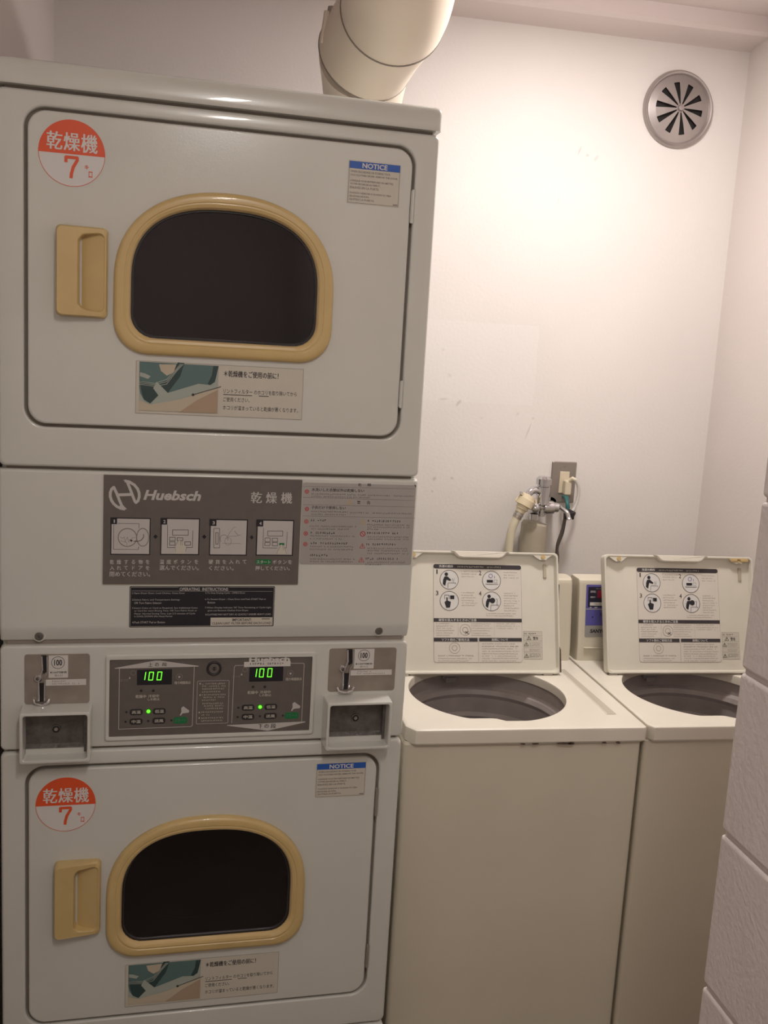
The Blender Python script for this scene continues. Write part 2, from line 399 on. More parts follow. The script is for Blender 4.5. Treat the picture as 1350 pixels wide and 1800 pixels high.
# painted concrete block wall beside the viewer
bx, by = 0.9375, -0.60
b = MB(); b.box(bx + .0045, XR, YF, by - .0045, 0, ZC, 'mortar')
zc = [0.0]
z = 0.2160
while z < ZC: zc.append(z); z += 0.2015
zc.append(ZC)
for i, (z0, z1) in enumerate(zip(zc[:-1], zc[1:])):
    y1 = by; off = 0.41 if i % 2 else 0.205
    first = True
    while y1 > YF:
        y0 = max(y1 - (off if first else 0.41), YF)
        b.box(bx, bx + .1, y0 + .003, y1 if first else y1 - .003, z0 + .0025, z1 - .0025, 'block', 0.0055)
        y1 = y0; first = False
    x = bx + .1
    while x < XR - .01:
        x1 = min(x + .41, XR); b.box(x + .003, x1, by - .1, by, z0 + .0025, z1 - .0025, 'block', 0.004); x = x1
struct(b.build('wall_near'))
# pipe end in the top right corner
b = MB(); b.tube([(1.685, .70, ZC + .001), (1.685, .70, 2.40), ], .022, 'cover', 20)
b.tube([(1.685, .70, 2.425), (1.685, .70, 2.398)], .027, 'yclip', 20)
tag(b.build('pipe_stub'), 'short yellow brown pipe stub coming down in the top right ceiling corner', 'pipe')

# ceiling fixtures for the two lamps
for nm, (x, y, z), sx, sy, lab in (('tube_lamp', LAMP_A, .14, .64, 'long ceiling tube lamp over the place of the viewer'),
                                   ('square_ceiling_lamp', LAMP_B, .20, .20, 'small square ceiling lamp above the washing machines')):
    t = thing(nm, lab, 'lamp', (x, y, ZC))
    b = MB(); b.box(-sx / 2 - .01, sx / 2 + .01, -sy / 2 - .01, sy / 2 + .01, -.03, 0, 'lampbody', .004); b.build('housing', t)
    b = MB(); b.box(-sx / 2, sx / 2, -sy / 2, sy / 2, -.036, -.0301, 'diffuser', .002); b.build('diffuser', t)

# ================================================================== STACKED DRYER (local: x right, y back, front face y=0)
DR = thing('stacked_dryer', 'tall white double coin dryer with two yellow framed windows, one above the other', 'dryer', (0, 0, 0), math.radians(3.0))
W = 0.683
b = MB()
for args in ((.003, .012, .02, .710), (.671, .680, .02, .710)): b.box(args[0], args[1], args[2], args[3], .03, 1.922, 'dryer')
b.box(.003, .680, .70, .71, .03, 1.922, 'dryer')
b.box(.012, .671, .014, .70, 1.352, 1.360, 'slot'); b.box(.012, .671, .014, .70, .880, .888, 'slot'); b.box(.012, .671, .014, .70, .03, .31, 'slot')
b.box(.01, .673, .013, .022, 1.905, 1.930, 'seam'); b.box(.01, .673, .013, .022, 1.335, 1.365, 'seam')
b.box(.01, .673, .010, .022, 1.05, 1.075, 'seam'); b.box(.01, .673, .010, .022, .868, .893, 'seam'); b.box(.01, .673, .010, .022, .295, .315, 'seam')
b.build('cabinet', DR)
b = MB()   # top cover: rounded over front edge
prof = [(-.0030, 1.9245), (-.0041, 1.9265), (-.0043, 1.932), (-.0041, 1.938), (-.0035, 1.945), (-.0024, 1.952), (-.0004, 1.9575), (.003, 1.9612), (.008, 1.963), (.72, 1.963), (.72, 1.9245)]
rings = []
for x, ins in ((-.001, .006), (.001, .003), (.004, .0008), (.009, 0), (.674, 0), (.679, .0008), (.682, .003), (.684, .006)):
    rings.append([(x, max(y, -.0043 + ins) if y < .5 else y - ins, (z - ins) if z > 1.95 else z) for y, z in prof])
b.loft(rings, 'dryer'); b.build('top_cover', DR)

def front_panel(name, x0, z0, x1, z1, hole, seam=True):
    b = MB(); c = ((hole[0] + hole[2]) / 2, (hole[1] + hole[3]) / 2)
    O = lambda i: rrect(x0 + i, z0 + i, x1 - i, z1 - i, .010, 6)
    I = lambda i: rrect(hole[0] - i, hole[1] - i, hole[2] + i, hole[3] + i, .032 + i, 10)
    A = angles(c, [O(0), I(0)])
    rings = [ring_xz(radial(O(0), c, A), .013), ring_xz(radial(O(0), c, A), .006), ring_xz(radial(O(.0015), c, A), .0022), ring_xz(radial(O(.005), c, A), 0),
             ring_xz(radial(I(.004), c, A), 0), ring_xz(radial(I(.001), c, A), .0012), ring_xz(radial(I(0), c, A), .004), ring_xz(radial(I(0), c, A), .013)]
    b.loft(rings, 'dryer', False, False)
    # recess behind the door gap
    J = lambda i: rrect(hole[0] + .02, hole[1] + .02, hole[2] - .02, hole[3] - .02, .03, 10)
    b.loft([ring_xz(radial(I(0), c, A), .012), ring_xz(radial(J(0), c, A), .012)], 'seam', False, False)
    return b.build(name, DR, ang=50)
DX0, DX1 = .0385, .6445
UP = (DX0, 1.4180, DX1, 1.8970); LO = (DX0, .3725, DX1, .8515)
front_panel('upper_front_panel', 0, 1.3545, W, 1.9195, UP)
front_panel('lower_front_panel', 0, .3095, W, .8775, LO)
b = MB(); slab(b, lambda i: rrect(i, .03 + i, W - i, .3065 - i, .010, 6), [(0, .02), (0, .005), (.0015, .0018), (.004, 0)], 'dryer'); b.build('kick_panel', DR)
# middle panel with tucked-under lower edge
b = MB(); rows = [(1.350, .020), (1.350, .006), (1.3485, .002), (1.345, 0), (1.094, 0), (1.086, .0006), (1.070, .0062), (1.0675, .009), (1.0665, .020)]
rings = []
for x, ins in ((0.0, .005), (.0012, .002), (.005, 0), (W - .005, 0), (W - .0012, .002), (W, .005)):
    rings.append([(x, min(y + ins, .02), z) for z, y in rows])
b.loft(rings, 'dryer'); b.build('sign_panel', DR, ang=45)
b = MB(); slab(b, lambda i: rrect(i, .8815 + i, W - i, 1.0605 - i, .008, 6), [(0, .02), (0, .005), (.0015, .0018), (.005, 0)], 'dryer'); b.build('control_housing', DR)
for x, z in ((.0603, 1.0762), (.6289, 1.0795)):     # camlocks in shallow dimples
    b = MB(); b.lathe([(.0105, .012), (.0100, .0040), (.0085, .0030), (.0068, .0040)], 'dryer', (x, 0, z), 'Y', 32)
    b.lathe([(.0066, .006), (.0066, .0010), (.0056, .0002), (.0018, .0002), (.0018, .0014)], 'hammer', (x, 0, z), 'Y', 24, cap1=True)
    b.build('panel_lock', DR)

# doors --------------------------------------------------------------
def make_door(dz, low):
    root = MB(); g = .0050
    x0, z0, x1, z1 = DX0 + g, UP[1] + dz + g, DX1 - g, UP[3] + dz - g
    c = (.344, 1.66 + dz)
    O = lambda i: rrect(x0 + i, z0 + i, x1 - i, z1 - i, .028, 10)
    Hh = lambda i: dshape(.1845 + i, 1.552 + dz + i, .504 - i, 1.783 + dz - i, 1.655 + dz, .045, 2.35)
    A = angles(c, [O(0), Hh(0)])
    rings = [ring_xz(radial(O(0), c, A), .011), ring_xz(radial(O(0), c, A), .003), ring_xz(radial(O(.001), c, A), .0004), ring_xz(radial(O(.0035), c, A), -.0012),
             ring_xz(radial(Hh(0), c, A), -.0012), ring_xz(radial(Hh(0), c, A), .02)]
    root.loft(rings, 'dryer', False, False)
    d = root.build('upper_door' if not low else 'lower_door', DR, ang=50)
    # yellow frame: closed profile swept round the window
    def D(i): return dshape(.1705 + i, 1.5385 + dz + i, .5175 - i, 1.7960 + dz - i, 1.652 + dz, .052 - i * .6, 2.25 + i * 9)
    A2 = angles(c, [], 120); f = MB(); rings = []
    for i, y in ((0, -.001), (.0005, -.006), (.003, -.0105), (.008, -.0125), (.0155, -.0122), (.0165, -.0112), (.0185, -.0112), (.0195, -.0118), (.0235, -.0105), (.0262, -.006), (.0268, .004), (.02, .006), (.004, .004)):
        rings.append(ring_xz(radial(D(i), c, A2), y))
    f.loft(rings, 'yellow', loop=True); f.build('window_frame', d, ang=40)
    s = MB(); rings = [ring_xz(radial(D(i), c, A2), y) for i, y in ((.0255, .001), (.0262, -.0015), (.0295, -.0015), (.0305, .001), (.0305, .006), (.0255, .006))]
    s.loft(rings, 'rubber', loop=True); s.build('window_gasket', d)
    gl = MB(); pts = radial(D(.028), c, A2); gl.add([(x, .0015, z) for x, z in pts], [tuple(range(len(pts)))], 'glass'); gl.loft([ring_xz(pts, .0015), ring_xz(pts, .004)], 'glass', False, True)
    gl.build('window_glass', d, smooth=False)
    # recessed pull handle
    h = MB(); hx0, hx1, hz0, hz1 = .0865, .1615, 1.5905 + dz, 1.7270 + dz
    def Hd(i):
        P = rrect(hx0 + i, hz0 + i, hx1 - i, hz1 - i, .007, 5); out = []
        for x, z in P:
            t = 1 - ((z - (hz0 + hz1) / 2) / ((hz1 - hz0) / 2)) ** 2
            out.append((x + (-.0035 if x < (hx0 + hx1) / 2 else .0030) * max(t, 0), z))
        return out
    def Hi(i, sh=0):
        P = rrect(.1185 + i + sh, hz0 + .0125 + i, .1575 - i * .3, hz1 - .0125 - i, .010, 5); out = []
        for x, z in P:
            k = (x - .1185) / .039
            out.append((x, z + (.004 * k if z > (hz0 + hz1) / 2 else -.004 * k)))
        return out
    hc = (.138, (hz0 + hz1) / 2); A3 = angles(hc, [Hd(0), Hi(0)], 64)
    R = lambda P: radial(P, hc, A3)
    def tilt(pts, yl, yr): return [(x, lerp(yl, yr, (x - hx0) / (hx1 - hx0)), z) for x, z in pts]
    rings = [tilt(R(Hd(0)), -.0005, -.0005), tilt(R(Hd(.0005)), -.020, -.010), tilt(R(Hd(.003)), -.0245, -.0125),
             tilt(R(Hi(-.001)), -.0245, -.0125), tilt(R(Hi(.0005)), -.0225, -.0112), tilt(R(Hi(.0015, .0005)), .0098, -.0128), ]
    h.loft(rings, 'yellow', True, True); h.build('handle', d, ang=38)
    # hinges on the right
    for hz in ((1.8285, 1.7770), (1.5175, 1.4735)):
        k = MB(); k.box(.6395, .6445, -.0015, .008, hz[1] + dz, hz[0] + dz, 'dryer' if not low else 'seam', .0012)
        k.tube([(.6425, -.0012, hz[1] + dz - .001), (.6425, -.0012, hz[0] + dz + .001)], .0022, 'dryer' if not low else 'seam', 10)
        k.build('hinge', d)
    # orange round sticker
    cx, cz, rr_ = (.1076, 1.8331, .0484) if not low else (.1035, .7830, .0484)
    s = Sheet(y0=-.0014); n = 64
    C = [(cx + rr_ * math.cos(2 * PI * i / n), cz + rr_ * math.sin(2 * PI * i / n)) for i in range(n)]
    s.loft([ring_xz(C, -.0008), ring_xz(C, -.0016)], 'discwhite'); s.y0 = -.0016
    s.circ(cx, cz, rr_, 'orange', 1, .985)
    top = [(cx + rr_ * math.cos(a), cz + rr_ * math.sin(a)) for a in [math.radians(-1.5 + 183 * i / 40) for i in range(41)]]
    s.poly(top, 'orange', 1)
    zt = cz
    s.text('乾', cx - .0365, zt + .0035, cx - .0145, zt + .0295, 'discwhite', 2, .004)
    s.text('燥', cx - .0120, zt + .0035, cx + .0110, zt + .0295, 'discwhite', 2, .004)
    s.text('機', cx + .0130, zt + .0025, cx + .0365, zt + .0295, 'discwhite', 2, .004)
    s.stroke([(cx - .0085, cz - .0125), (cx - .0085, cz - .0060), (cx + .0078, cz - .0060), (cx + .0078, cz - .0095), (cx + .0020, cz - .0200), (cx - .0005, cz - .0295), (cx - .0010, cz - .0350)], .0046, 'orange', 2)
    s.text('キ', cx + .0185, cz - .0215, cx + .0245, cz - .0150, 'orange', 2, .01)
    s.text('ロ', cx + .0245, cz - .0330, cx + .0300, cz - .0240, 'orange', 2, .01)
    s.build('capacity_sticker', d, smooth=False)['label'] = 'round orange and white sticker reading 乾燥機 7キロ'
    # NOTICE label
    nx0, nz0, nx1, nz1 = (.5325, 1.7990, .6195, 1.8660) if not low else (.5280, .7725, .6195, .8375)
    s = Sheet(y0=-.0014); s.base(nx0, nz0, nx1, nz1, 'film')
    w_, h_ = nx1 - nx0, nz1 - nz0
    X = lambda a: nx0 + w_ * a
    Z = lambda a: nz1 - h_ * a
    s.frame(X(.015), Z(.985), X(.985), Z(.02), .0006, 'faint', 1)
    s.rect(X(.015), Z(.185), X(.985), Z(.02), 'blue', 2)
    s.text('NOTICE', X(.26), Z(.165), X(.74), Z(.045), 'paper', 3, .03)
    lines = ((.26, .80, 'WHEN DISCARDING OR STORING YOUR'), (.345, .95, 'OLD CLOTHES DRYER, REMOVE THE DOOR.'), (.475, .87, 'LORSQUE VOUS ENTREPOSEZ OU METTEZ'), (.55, .62, 'VOTRE SECHEUSE AU REBUT,'),
             (.63, .60, 'ENLEVEZ-EN LA PORTE.'), (.76, .84, 'CUANDO DESECHE O GUARDE SU VIEJA'), (.835, .42, 'SECADORA DE ROPA,'), (.91, .52, 'QUITELE LA PUERTA.'))
    for zz, xe, t in lines: s.text(t, X(.045), Z(zz + .022), X(xe), Z(zz - .030), 'faint', 1, .025)
    s.rect(X(.88), Z(.965), X(.97), Z(.935), 'faint', 1)
    s.build('notice_label', d, smooth=False)
    # lint filter notice: photograph + text
    lx0, lz0, lx1, lz1 = (.2065, 1.4455, .4745, 1.5290) if not low else (.2050, .3935, .4760, .4760)
    s = Sheet(y0=-.0014); s.base(lx0, lz0, lx1, lz1, 'film'); w_, h_ = lx1 - lx0, lz1 - lz0
    X = lambda a: lx0 + w_ * a
    Z = lambda a: lz1 - h_ * a
    s.frame(X(.0), Z(1.), X(1.), Z(.0), .0005, 'faint', 1)
    q = lambda pts, k, L: s.poly([(X((a - 20) / 1285), Z((bb - 32 - (a - 20) * .045) / 395)) for a, bb in pts], k, L)
    q([(45, 40), (640, 70), (640, 430), (45, 405)], 'plight', 1)
    q([(45, 40), (640, 70), (615, 190), (580, 215), (490, 205), (260, 275), (190, 295), (130, 355), (85, 330), (55, 280), (45, 230)], 'pmid', 2)
    q([(60, 250), (50, 180), (150, 215), (260, 180), (330, 45), (380, 50), (350, 150), (260, 275), (180, 300), (130, 355), (80, 320)], 'ptop', 3)
    q([(190, 60), (320, 60), (300, 120), (250, 145), (205, 110)], 'pcream', 4)
    q([(50, 150), (110, 170), (130, 150), (90, 130), (50, 120)], 'plight', 4)
    for o_ in (0, 18, 36): s.stroke([(X((a - 20) / 1285), Z((bb - 40) / 395)) for a, bb in ((48, 195 + o_ * .6), (160, 205 + o_ * .6), (250, 170 + o_), (320, 90 + o_ * .5), (350 + o_ * .6, 50))], .0009, 'plight', 4)
    q([(580, 215), (615, 190), (640, 70), (600, 70), (590, 140), (560, 205)], 'ptop', 3)
    q([(175, 190), (260, 275), (190, 295), (150, 240)], 'plight', 4)
    q([(130, 355), (190, 295), (260, 275), (490, 205), (560, 225), (640, 260), (640, 330), (300, 380)], 'plight', 4)
    q([(45, 405), (45, 330), (130, 362), (350, 325), (640, 235), (640, 430)], 'pcream', 5)
    q([(350, 420), (480, 330), (640, 250), (640, 430)], 'ptan', 6)
    s.stroke([(X(.335), Z(.60)), (X(.50), Z(.42))], .0010, 'ink', 7); s.circ(X(.335), Z(.60), .0022, 'ink', 7)
    s.text('＊乾燥機をご使用の前に！', X(.515), Z(.225), X(.845), Z(.10), 'ink', 1, .015)
    s.text('リントフィルター', X(.515), Z(.545), X(.69), Z(.455), 'ink', 1, .0); s.rect(X(.515), Z(.575), X(.69), Z(.562), 'ink', 1)
    s.text('のホコリを取り除いてから', X(.70), Z(.545), X(.962), Z(.455), 'ink', 1, .0); s.rect(X(.73), Z(.575), X(.79), Z(.562), 'ink', 1)
    s.text('ご使用ください。', X(.515), Z(.705), X(.675), Z(.615), 'ink', 1, .0)
    s.text('ホコリが溜まっていると乾燥が悪くなります。', X(.515), Z(.865), X(.975), Z(.775), 'ink', 1, .0)
    s.build('lint_filter_label', d, smooth=False)
    # drum seen through the glass
    dr = MB(); cz = 1.64 + dz
    dr.lathe([(.165, .024), (.168, .05), (.240, .06), (.262, .08), (.262, .20), (.258, .21), (.262, .22), (.262, .34), (.258, .35), (.262, .36), (.262, .55), (.03, .56)], 'drum', (.344, 0, cz), 'Y', 64, cap1=True)
    for a in (95, 215, 335):
        ca, sa = math.cos(math.radians(a)), math.sin(math.radians(a)); px, pz = -sa, ca
        V = []
        for y in (.09, .54):
            for r_, t_ in ((.263, .02), (.215, .006), (.215, -.006), (.263, -.02)): V.append((.344 + ca * r_ + px * t_, y, cz + sa * r_ + pz * t_))
        dr.loft([V[:4], V[4:]], 'drum')
    dr.build('drum_upper' if not low else 'drum_lower', DR).name = 'drum'
    return d
make_door(0.0, False); make_door(-1.0455, True)

# grey instruction sign --------------------------------------------
s = Sheet(y0=-.0002); s.base(.1582, 1.1629, .4812, 1.3455, 'signgrey', .0008, .002)
s.frame(.1582, 1.1629, .4812, 1.3455, .0007, 'film', 1, .002)
s.map = hmap(HD, 180, 830, 7.5)
def arc_px(cx, cy, rx, ry, a0, a1, n=16): return [(cx + rx * math.cos(math.radians(a)), cy + ry * math.sin(math.radians(a))) for a in [a0 + (a1 - a0) * i / n for i in range(n + 1)]]
LW = .0044
s.spx([(150, 195), (120, 225), (104, 270), (104, 320), (120, 370), (150, 415), (190, 450), (240, 475), (290, 484)], LW, 'signwhite', 1)
s.spx([(150, 195), (185, 270), (225, 370), (262, 455), (275, 478)], LW, 'signwhite', 1)
s.ppx([(225, 440), (270, 430), (325, 487), (240, 488)], 'signwhite', 1)
s.spx([(305, 114), (360, 128), (420, 165), (462, 215), (484, 270), (486, 325), (470, 375), (442, 400)], LW, 'signwhite', 1)
s.spx([(325, 120), (360, 205), (400, 310), (425, 375), (442, 400)], LW, 'signwhite', 1)
s.ppx([(270, 100), (350, 104), (372, 150), (330, 170), (310, 125)], 'signwhite', 1)
s.spx([(205, 298), (378, 292)], .0048, 'signwhite', 1)
s.tpx('Huebsch', 540, 240, 1300, 372, 'signwhite', 1, .035, .25)
s.map = hmap(HD, 350, 830, 7.105)
s.tpx('乾', 645, 245, 780, 385, 'signwhite', 1, .004); s.tpx('燥', 835, 250, 968, 388, 'signwhite', 1, .004); s.tpx('機', 1022, 252, 1158, 390, 'signwhite', 1, .004)
def frame_px(s, a0, b0, a1, b1, num):
    s.rpx(a0, b0, a1, b1, 'black', 1); s.rpx(a0 + 14, b0 + 14, a1 - 14, b1 - 14, 'signwhite', 2)
    s.rpx(a0, b0, a0 + 88, b0 + 84, 'black', 3); s.tpx(num, a0 + (44 if num == '1' else 38), b0 + 24, a0 + (60 if num == '1' else 68), b0 + 66, 'signwhite', 4, .02)
s.map = hmap(HD, 180, 830, 7.5); T1 = .0006
frame_px(s, 106, 598, 634, 1088, '1'); frame_px(s, 766, 604, 1280, 1090, '2')
s.spx([(205, 672), (482, 676), (482, 735)], T1, 'ink', 3); s.spx([(150, 690), (147, 1015), (475, 1017), (478, 980)], T1, 'ink', 3)
s.spx(arc_px(330, 858, 122, 118, 0, 360, 28), .0016, 'faint', 3); s.spx(arc_px(532, 855, 80, 118, 0, 360, 24), .0014, 'faint', 4)
s.spx([(235, 850), (265, 870), (290, 850), (300, 920), (330, 850), (345, 920), (400, 860), (440, 860)], T1, 'faint', 3); s.spx([(240, 900), (320, 925), (325, 960)], T1, 'faint', 3)
s.ppx([(355, 885), (400, 890), (385, 918)], 'ink', 4); s.spx([(540, 815), (545, 850), (510, 895), (450, 910), (410, 905)], .0008, 'ink', 5)
def panel_px(s, x, y, k):
    s.spx([(x, y), (x, y + 270 * k), (x + 330 * k, y + 270 * k), (x + 330 * k, y + 45 * k)], T1, 'ink', 3)
s.spx([(860, 690), (856, 990), (965, 990)], T1, 'ink', 3); s.spx([(1110, 990), (1185, 990), (1192, 765)], T1, 'ink', 3)
def boxs(pts_l, L=3):
    for a0, b0, a1, b1 in pts_l: s.spx([(a0, b0), (a1, b0), (a1, b1), (a0, b1), (a0, b0)], .0007, 'ink', L)
boxs([(925, 758, 1132, 828), (885, 855, 960, 898), (985, 862, 1060, 898), (885, 915, 958, 960), (1085, 915, 1160, 960)])
s.ppx([(965, 1074), (958, 980), (985, 935), (1000, 925), (1012, 880), (1026, 876), (1030, 925), (1060, 915), (1085, 960), (1105, 990), (1085, 1074)], 'film', 4)
s.spx([(968, 1040), (958, 980), (1000, 890)], T1, 'faint', 5); s.spx([(1020, 880), (1035, 960)], T1, 'faint', 5); s.spx([(1045, 900), (1055, 960)], T1, 'faint', 5); s.spx([(1095, 1040), (1108, 985)], T1, 'faint', 5)
for cx_, cz_ in ((700, 848), (1342, 850)):
    s.ppx([(cx_ - 30, cz_), (cx_, cz_ - 30), (cx_ + 30, cz_), (cx_, cz_ + 30)], 'black', 1)
for t, a0, b0, a1, b1 in (('乾', 98, 1152, 150, 1212), ('燥', 190, 1152, 245, 1212), ('す', 288, 1152, 340, 1210), ('る', 382, 1154, 432, 1210), ('物', 475, 1152, 530, 1210), ('を', 570, 1152, 622, 1210),
                          ('入', 98, 1232, 155, 1288), ('れ', 190, 1232, 248, 1288), ('て', 285, 1234, 335, 1288), ('ド', 392, 1232, 425, 1288), ('ア', 475, 1234, 530, 1288), ('を', 570, 1232, 622, 1288),
                          ('閉めてください。', 95, 1310, 628, 1374), ('温', 755, 1150, 812, 1210), ('度', 845, 1150, 905, 1210), ('ボ', 938, 1150, 990, 1208), ('タ', 1030, 1152, 1080, 1208), ('ン', 1120, 1154, 1170, 1208), ('を', 1212, 1150, 1264, 1208),
                          ('選んでください。', 752, 1228, 1268, 1290)):
    s.tpx(t, a0, b0, a1, b1, 'signwhite', 1, .008)
s.map = hmap(HD, 350, 830, 7.105)
frame_px(s, 128, 585, 602, 1040, '3'); frame_px(s, 712, 592, 1178, 1042, '4')
boxs([(183, 700, 255, 942), (208, 752, 236, 895), (855, 732, 1042, 795), (822, 820, 886, 865), (912, 822, 978, 866), (820, 876, 884, 914), (912, 876, 978, 916)])
s.spx(arc_px(310, 832, 50, 52, 140, 380, 14), .0008, 'faint', 3); s.spx(arc_px(360, 860, 42, 48, 0, 360, 14), .0006, 'faint', 3)
s.spx([(340, 830), (385, 745), (430, 690), (460, 685)], T1, 'faint', 3); s.spx([(440, 735), (485, 785), (515, 785)], .0009, 'faint', 3); s.spx([(350, 800), (480, 795)], T1, 'faint', 3); s.spx([(290, 885), (520, 888)], T1, 'faint', 3)
s.spx([(803, 695), (795, 942), (975, 945)], T1, 'ink', 3); s.spx([(1060, 942), (1088, 942), (1100, 745)], T1, 'ink', 3)
s.rpx(998, 882, 1062, 910, 'green', 3)
s.ppx([(972, 1026), (975, 985), (1005, 950), (1015, 905), (1035, 900), (1045, 925), (1070, 945), (1090, 985), (1092, 1026)], 'film', 4)
s.spx([(968, 1020), (978, 980), (1015, 920)], T1, 'faint', 5); s.spx([(1040, 915), (1050, 970)], T1, 'faint', 5); s.spx([(1060, 930), (1092, 1015)], T1, 'faint', 5)
s.ppx([(632, 812), (656, 784), (680, 812), (656, 840)], 'black', 1)
for t, a0, b0, a1, b1 in (('硬', 118, 1092, 172, 1146), ('貨', 202, 1092, 258, 1146), ('を', 290, 1092, 340, 1144), ('入', 372, 1092, 428, 1144), ('れ', 455, 1092, 510, 1142), ('て', 540, 1094, 590, 1142),
                          ('ください。', 122, 1168, 432, 1224), ('ボ', 918, 1094, 968, 1144), ('タ', 980, 1096, 1028, 1146), ('ン', 1046, 1096, 1094, 1144), ('を', 1108, 1094, 1160, 1146), ('押してください。', 700, 1170, 1130, 1224)):
    s.tpx(t, a0, b0, a1, b1, 'signwhite', 1, .008)
p0, p1 = s.P(698, 1148), s.P(906, 1086); s.poly(rrect(p0[0], p0[1], p1[0], p1[1], .004, 6), 'green', 1)
s.tpx('スタート', 716, 1098, 890, 1140, 'signwhite', 2, .014)
s.build('instruction_sign', DR, smooth=False)['label'] = 'dark grey operating sign with four picture steps'

# silver warning plate ----------------------------------------------
s = Sheet(y0=-.0001); s.base(.4818, 1.1992, .6790, 1.3405, 'silver', .0004, .004)
s.map = hmap(HD, 525, 835, 6.136)
for t, a0, b0, a1, b1 in (('危', 640, 88, 676, 120), ('険', 742, 90, 782, 122), ('水洗いした衣類以外は乾燥しない', 140, 145, 705, 180), ('警', 630, 278, 665, 312), ('告', 735, 280, 772, 314),
                          ('子供だけで使用しない', 135, 335, 505, 368), ):
    s.tpx(t, a0, b0, a1, b1, 'ink', 1, .012)
for y0_, y1_ in ((122, 150), (240, 275), (318, 345), (440, 465)): s.spx([(45, y0_), (1255, y1_)], .0004, 'ink2', 1)
sd = 1
for a0, b0, a1 in ((140, 192, 720), (730, 208, 1240), (140, 220, 780), (135, 382, 540), (550, 395, 1220), (135, 412, 520),
                   (120, 540, 620), (120, 570, 540), (120, 645, 610), (120, 675, 460), (120, 760, 600), (120, 790, 590), (120, 895, 600), (120, 922, 590),
                   (740, 525, 1200), (740, 550, 1200), (740, 575, 860), (740, 655, 1190), (740, 680, 1190), (740, 780, 1180), (740, 805, 1180), (740, 835, 1180), (720, 930, 1150), (720, 955, 890)):
    p_ = s.P(a0, b0); q_ = s.P(a1, b0 + (a1 - a0) * .0); s.small(p_[0], p_[1] - .0030, q_[0], p_[1], 'ink2', 1, sd); sd += 1
for a0, b0, a1 in ((130, 485, 310), (125, 620, 385), (125, 732, 535), (120, 862, 315), (745, 492, 1105), (738, 622, 1070), (730, 745, 1060), (720, 900, 1075)):
    p_ = s.P(a0, b0 - 12); q_ = s.P(a1, b0); s.small(p_[0], p_[1] - .0042, q_[0], p_[1], 'ink', 1, sd); sd += 1
for a0, b0 in ((88, 178), (88, 365), (82, 500), (75, 630), (70, 745)):
    p_ = s.P(a0, b0); s.circ(p_[0], p_[1], .0036, 'red', 1, .62, n=20); s.rect(p_[0] - .0012, p_[1] - .0012, p_[0] + .0012, p_[1] + .0012, 'red', 1)
p_ = s.P(690, 635); s.circ(p_[0], p_[1], .0048, 'red', 1, .72, n=20); s.stroke([(p_[0] - .003, p_[1] + .003), (p_[0] + .003, p_[1] - .003)], .0012, 'red', 1)
for a0, b0, k_ in ((690, 508, 'yclip'), (685, 765, 'red'), (675, 915, 'red'), (545, 290, 'yclip')):
    p_ = s.P(a0, b0); T_ = [(p_[0] - .0045, p_[1] - .0035), (p_[0] + .0045, p_[1] - .0035), (p_[0], p_[1] + .0045)]
    s.stroke(T_ + [T_[0]], .0008, k_, 1); s.rect(p_[0] - .0006, p_[1] - .002, p_[0] + .0006, p_[1] + .002, k_, 1)
p_ = s.P(1262, 105); s.poly([(p_[0] - .003, p_[1] + .001), (p_[0] + .0006, p_[1] - .001), (p_[0] + .0004, p_[1] - .006), (p_[0] - .0008, p_[1] - .003)], 'ink', 2)
s.build('warning_plate', DR, smooth=False)['label'] = 'silver foil plate with danger notes'

# black operating instructions -------------------------------------
s = Sheet(y0=-.0001); s.base(.2020, 1.0905, .4418, 1.1605, 'black', .0004, .002)
s.map = hmap(HD, 220, 1025, 5.0)
s.frame(.2032, 1.0917, .4406, 1.1593, .0005, 'film', 1, .002)
s.rpx(470, 34, 912, 66, 'black', 2)
s.tpx('OPERATING  INSTRUCTIONS', 478, 38, 905, 66, 'signwhite', 3, .02); s.spx([(60, 68), (1295, 72)], .0004, 'signwhite', 1)
for t, a0, b0, a1 in (('1.Open Dryer Door, Load Clothes, Close Door', 62, 82, 525), ('2.Select Fabric and Temperature Settings', 62, 140, 480), ('OR Turn Fabric Selector', 80, 166, 322),
                      ('3.Insert Coins or Card as Required. See Additional Coins', 62, 212, 636), ('or Card for extra Drying Time. OR Turn Fabric Knob or', 80, 236, 632), ('Meter. Normal Drying Time. Last 2-3 minutes of Cycle', 80, 262, 615), ('is COOL DOWN (No Heat) Period', 80, 286, 412),
                      ('4.Push START Pad or Button', 62, 336, 350), ('5.To Stop Drying Cycle - OPEN Door', 705, 80, 1055), ('6.To Restart Dryer - Close Door and Push START Pad or', 702, 135, 1238), ('Button', 725, 162, 790),
                      ("7.When Display Indicates '00' Time Remaining or Cycle Light", 702, 208, 1284), ('goes out Remove Clothes from Dryer', 725, 234, 1082), ('8.CLOTHES MAY NOT DRY AS QUICKLY UNDER HEAVY LOAD', 705, 268, 1280)):
    s.tpx(t, a0, b0 - 2, a1, b0 + 16, 'signwhite', 1, .0)
s.rpx(750, 300, 1292, 370, 'film', 2); s.tpx('IMPORTANT:', 940, 308, 1112, 332, 'ink', 3, .02); s.tpx('CLEAN LINT FILTER BEFORE EACH LOAD', 765, 340, 1282, 360, 'ink', 3, .01); s.rpx(1200, 306, 1270, 318, 'faint', 3)
s.build('operating_label', DR, smooth=False)['label'] = 'black label headed OPERATING INSTRUCTIONS'

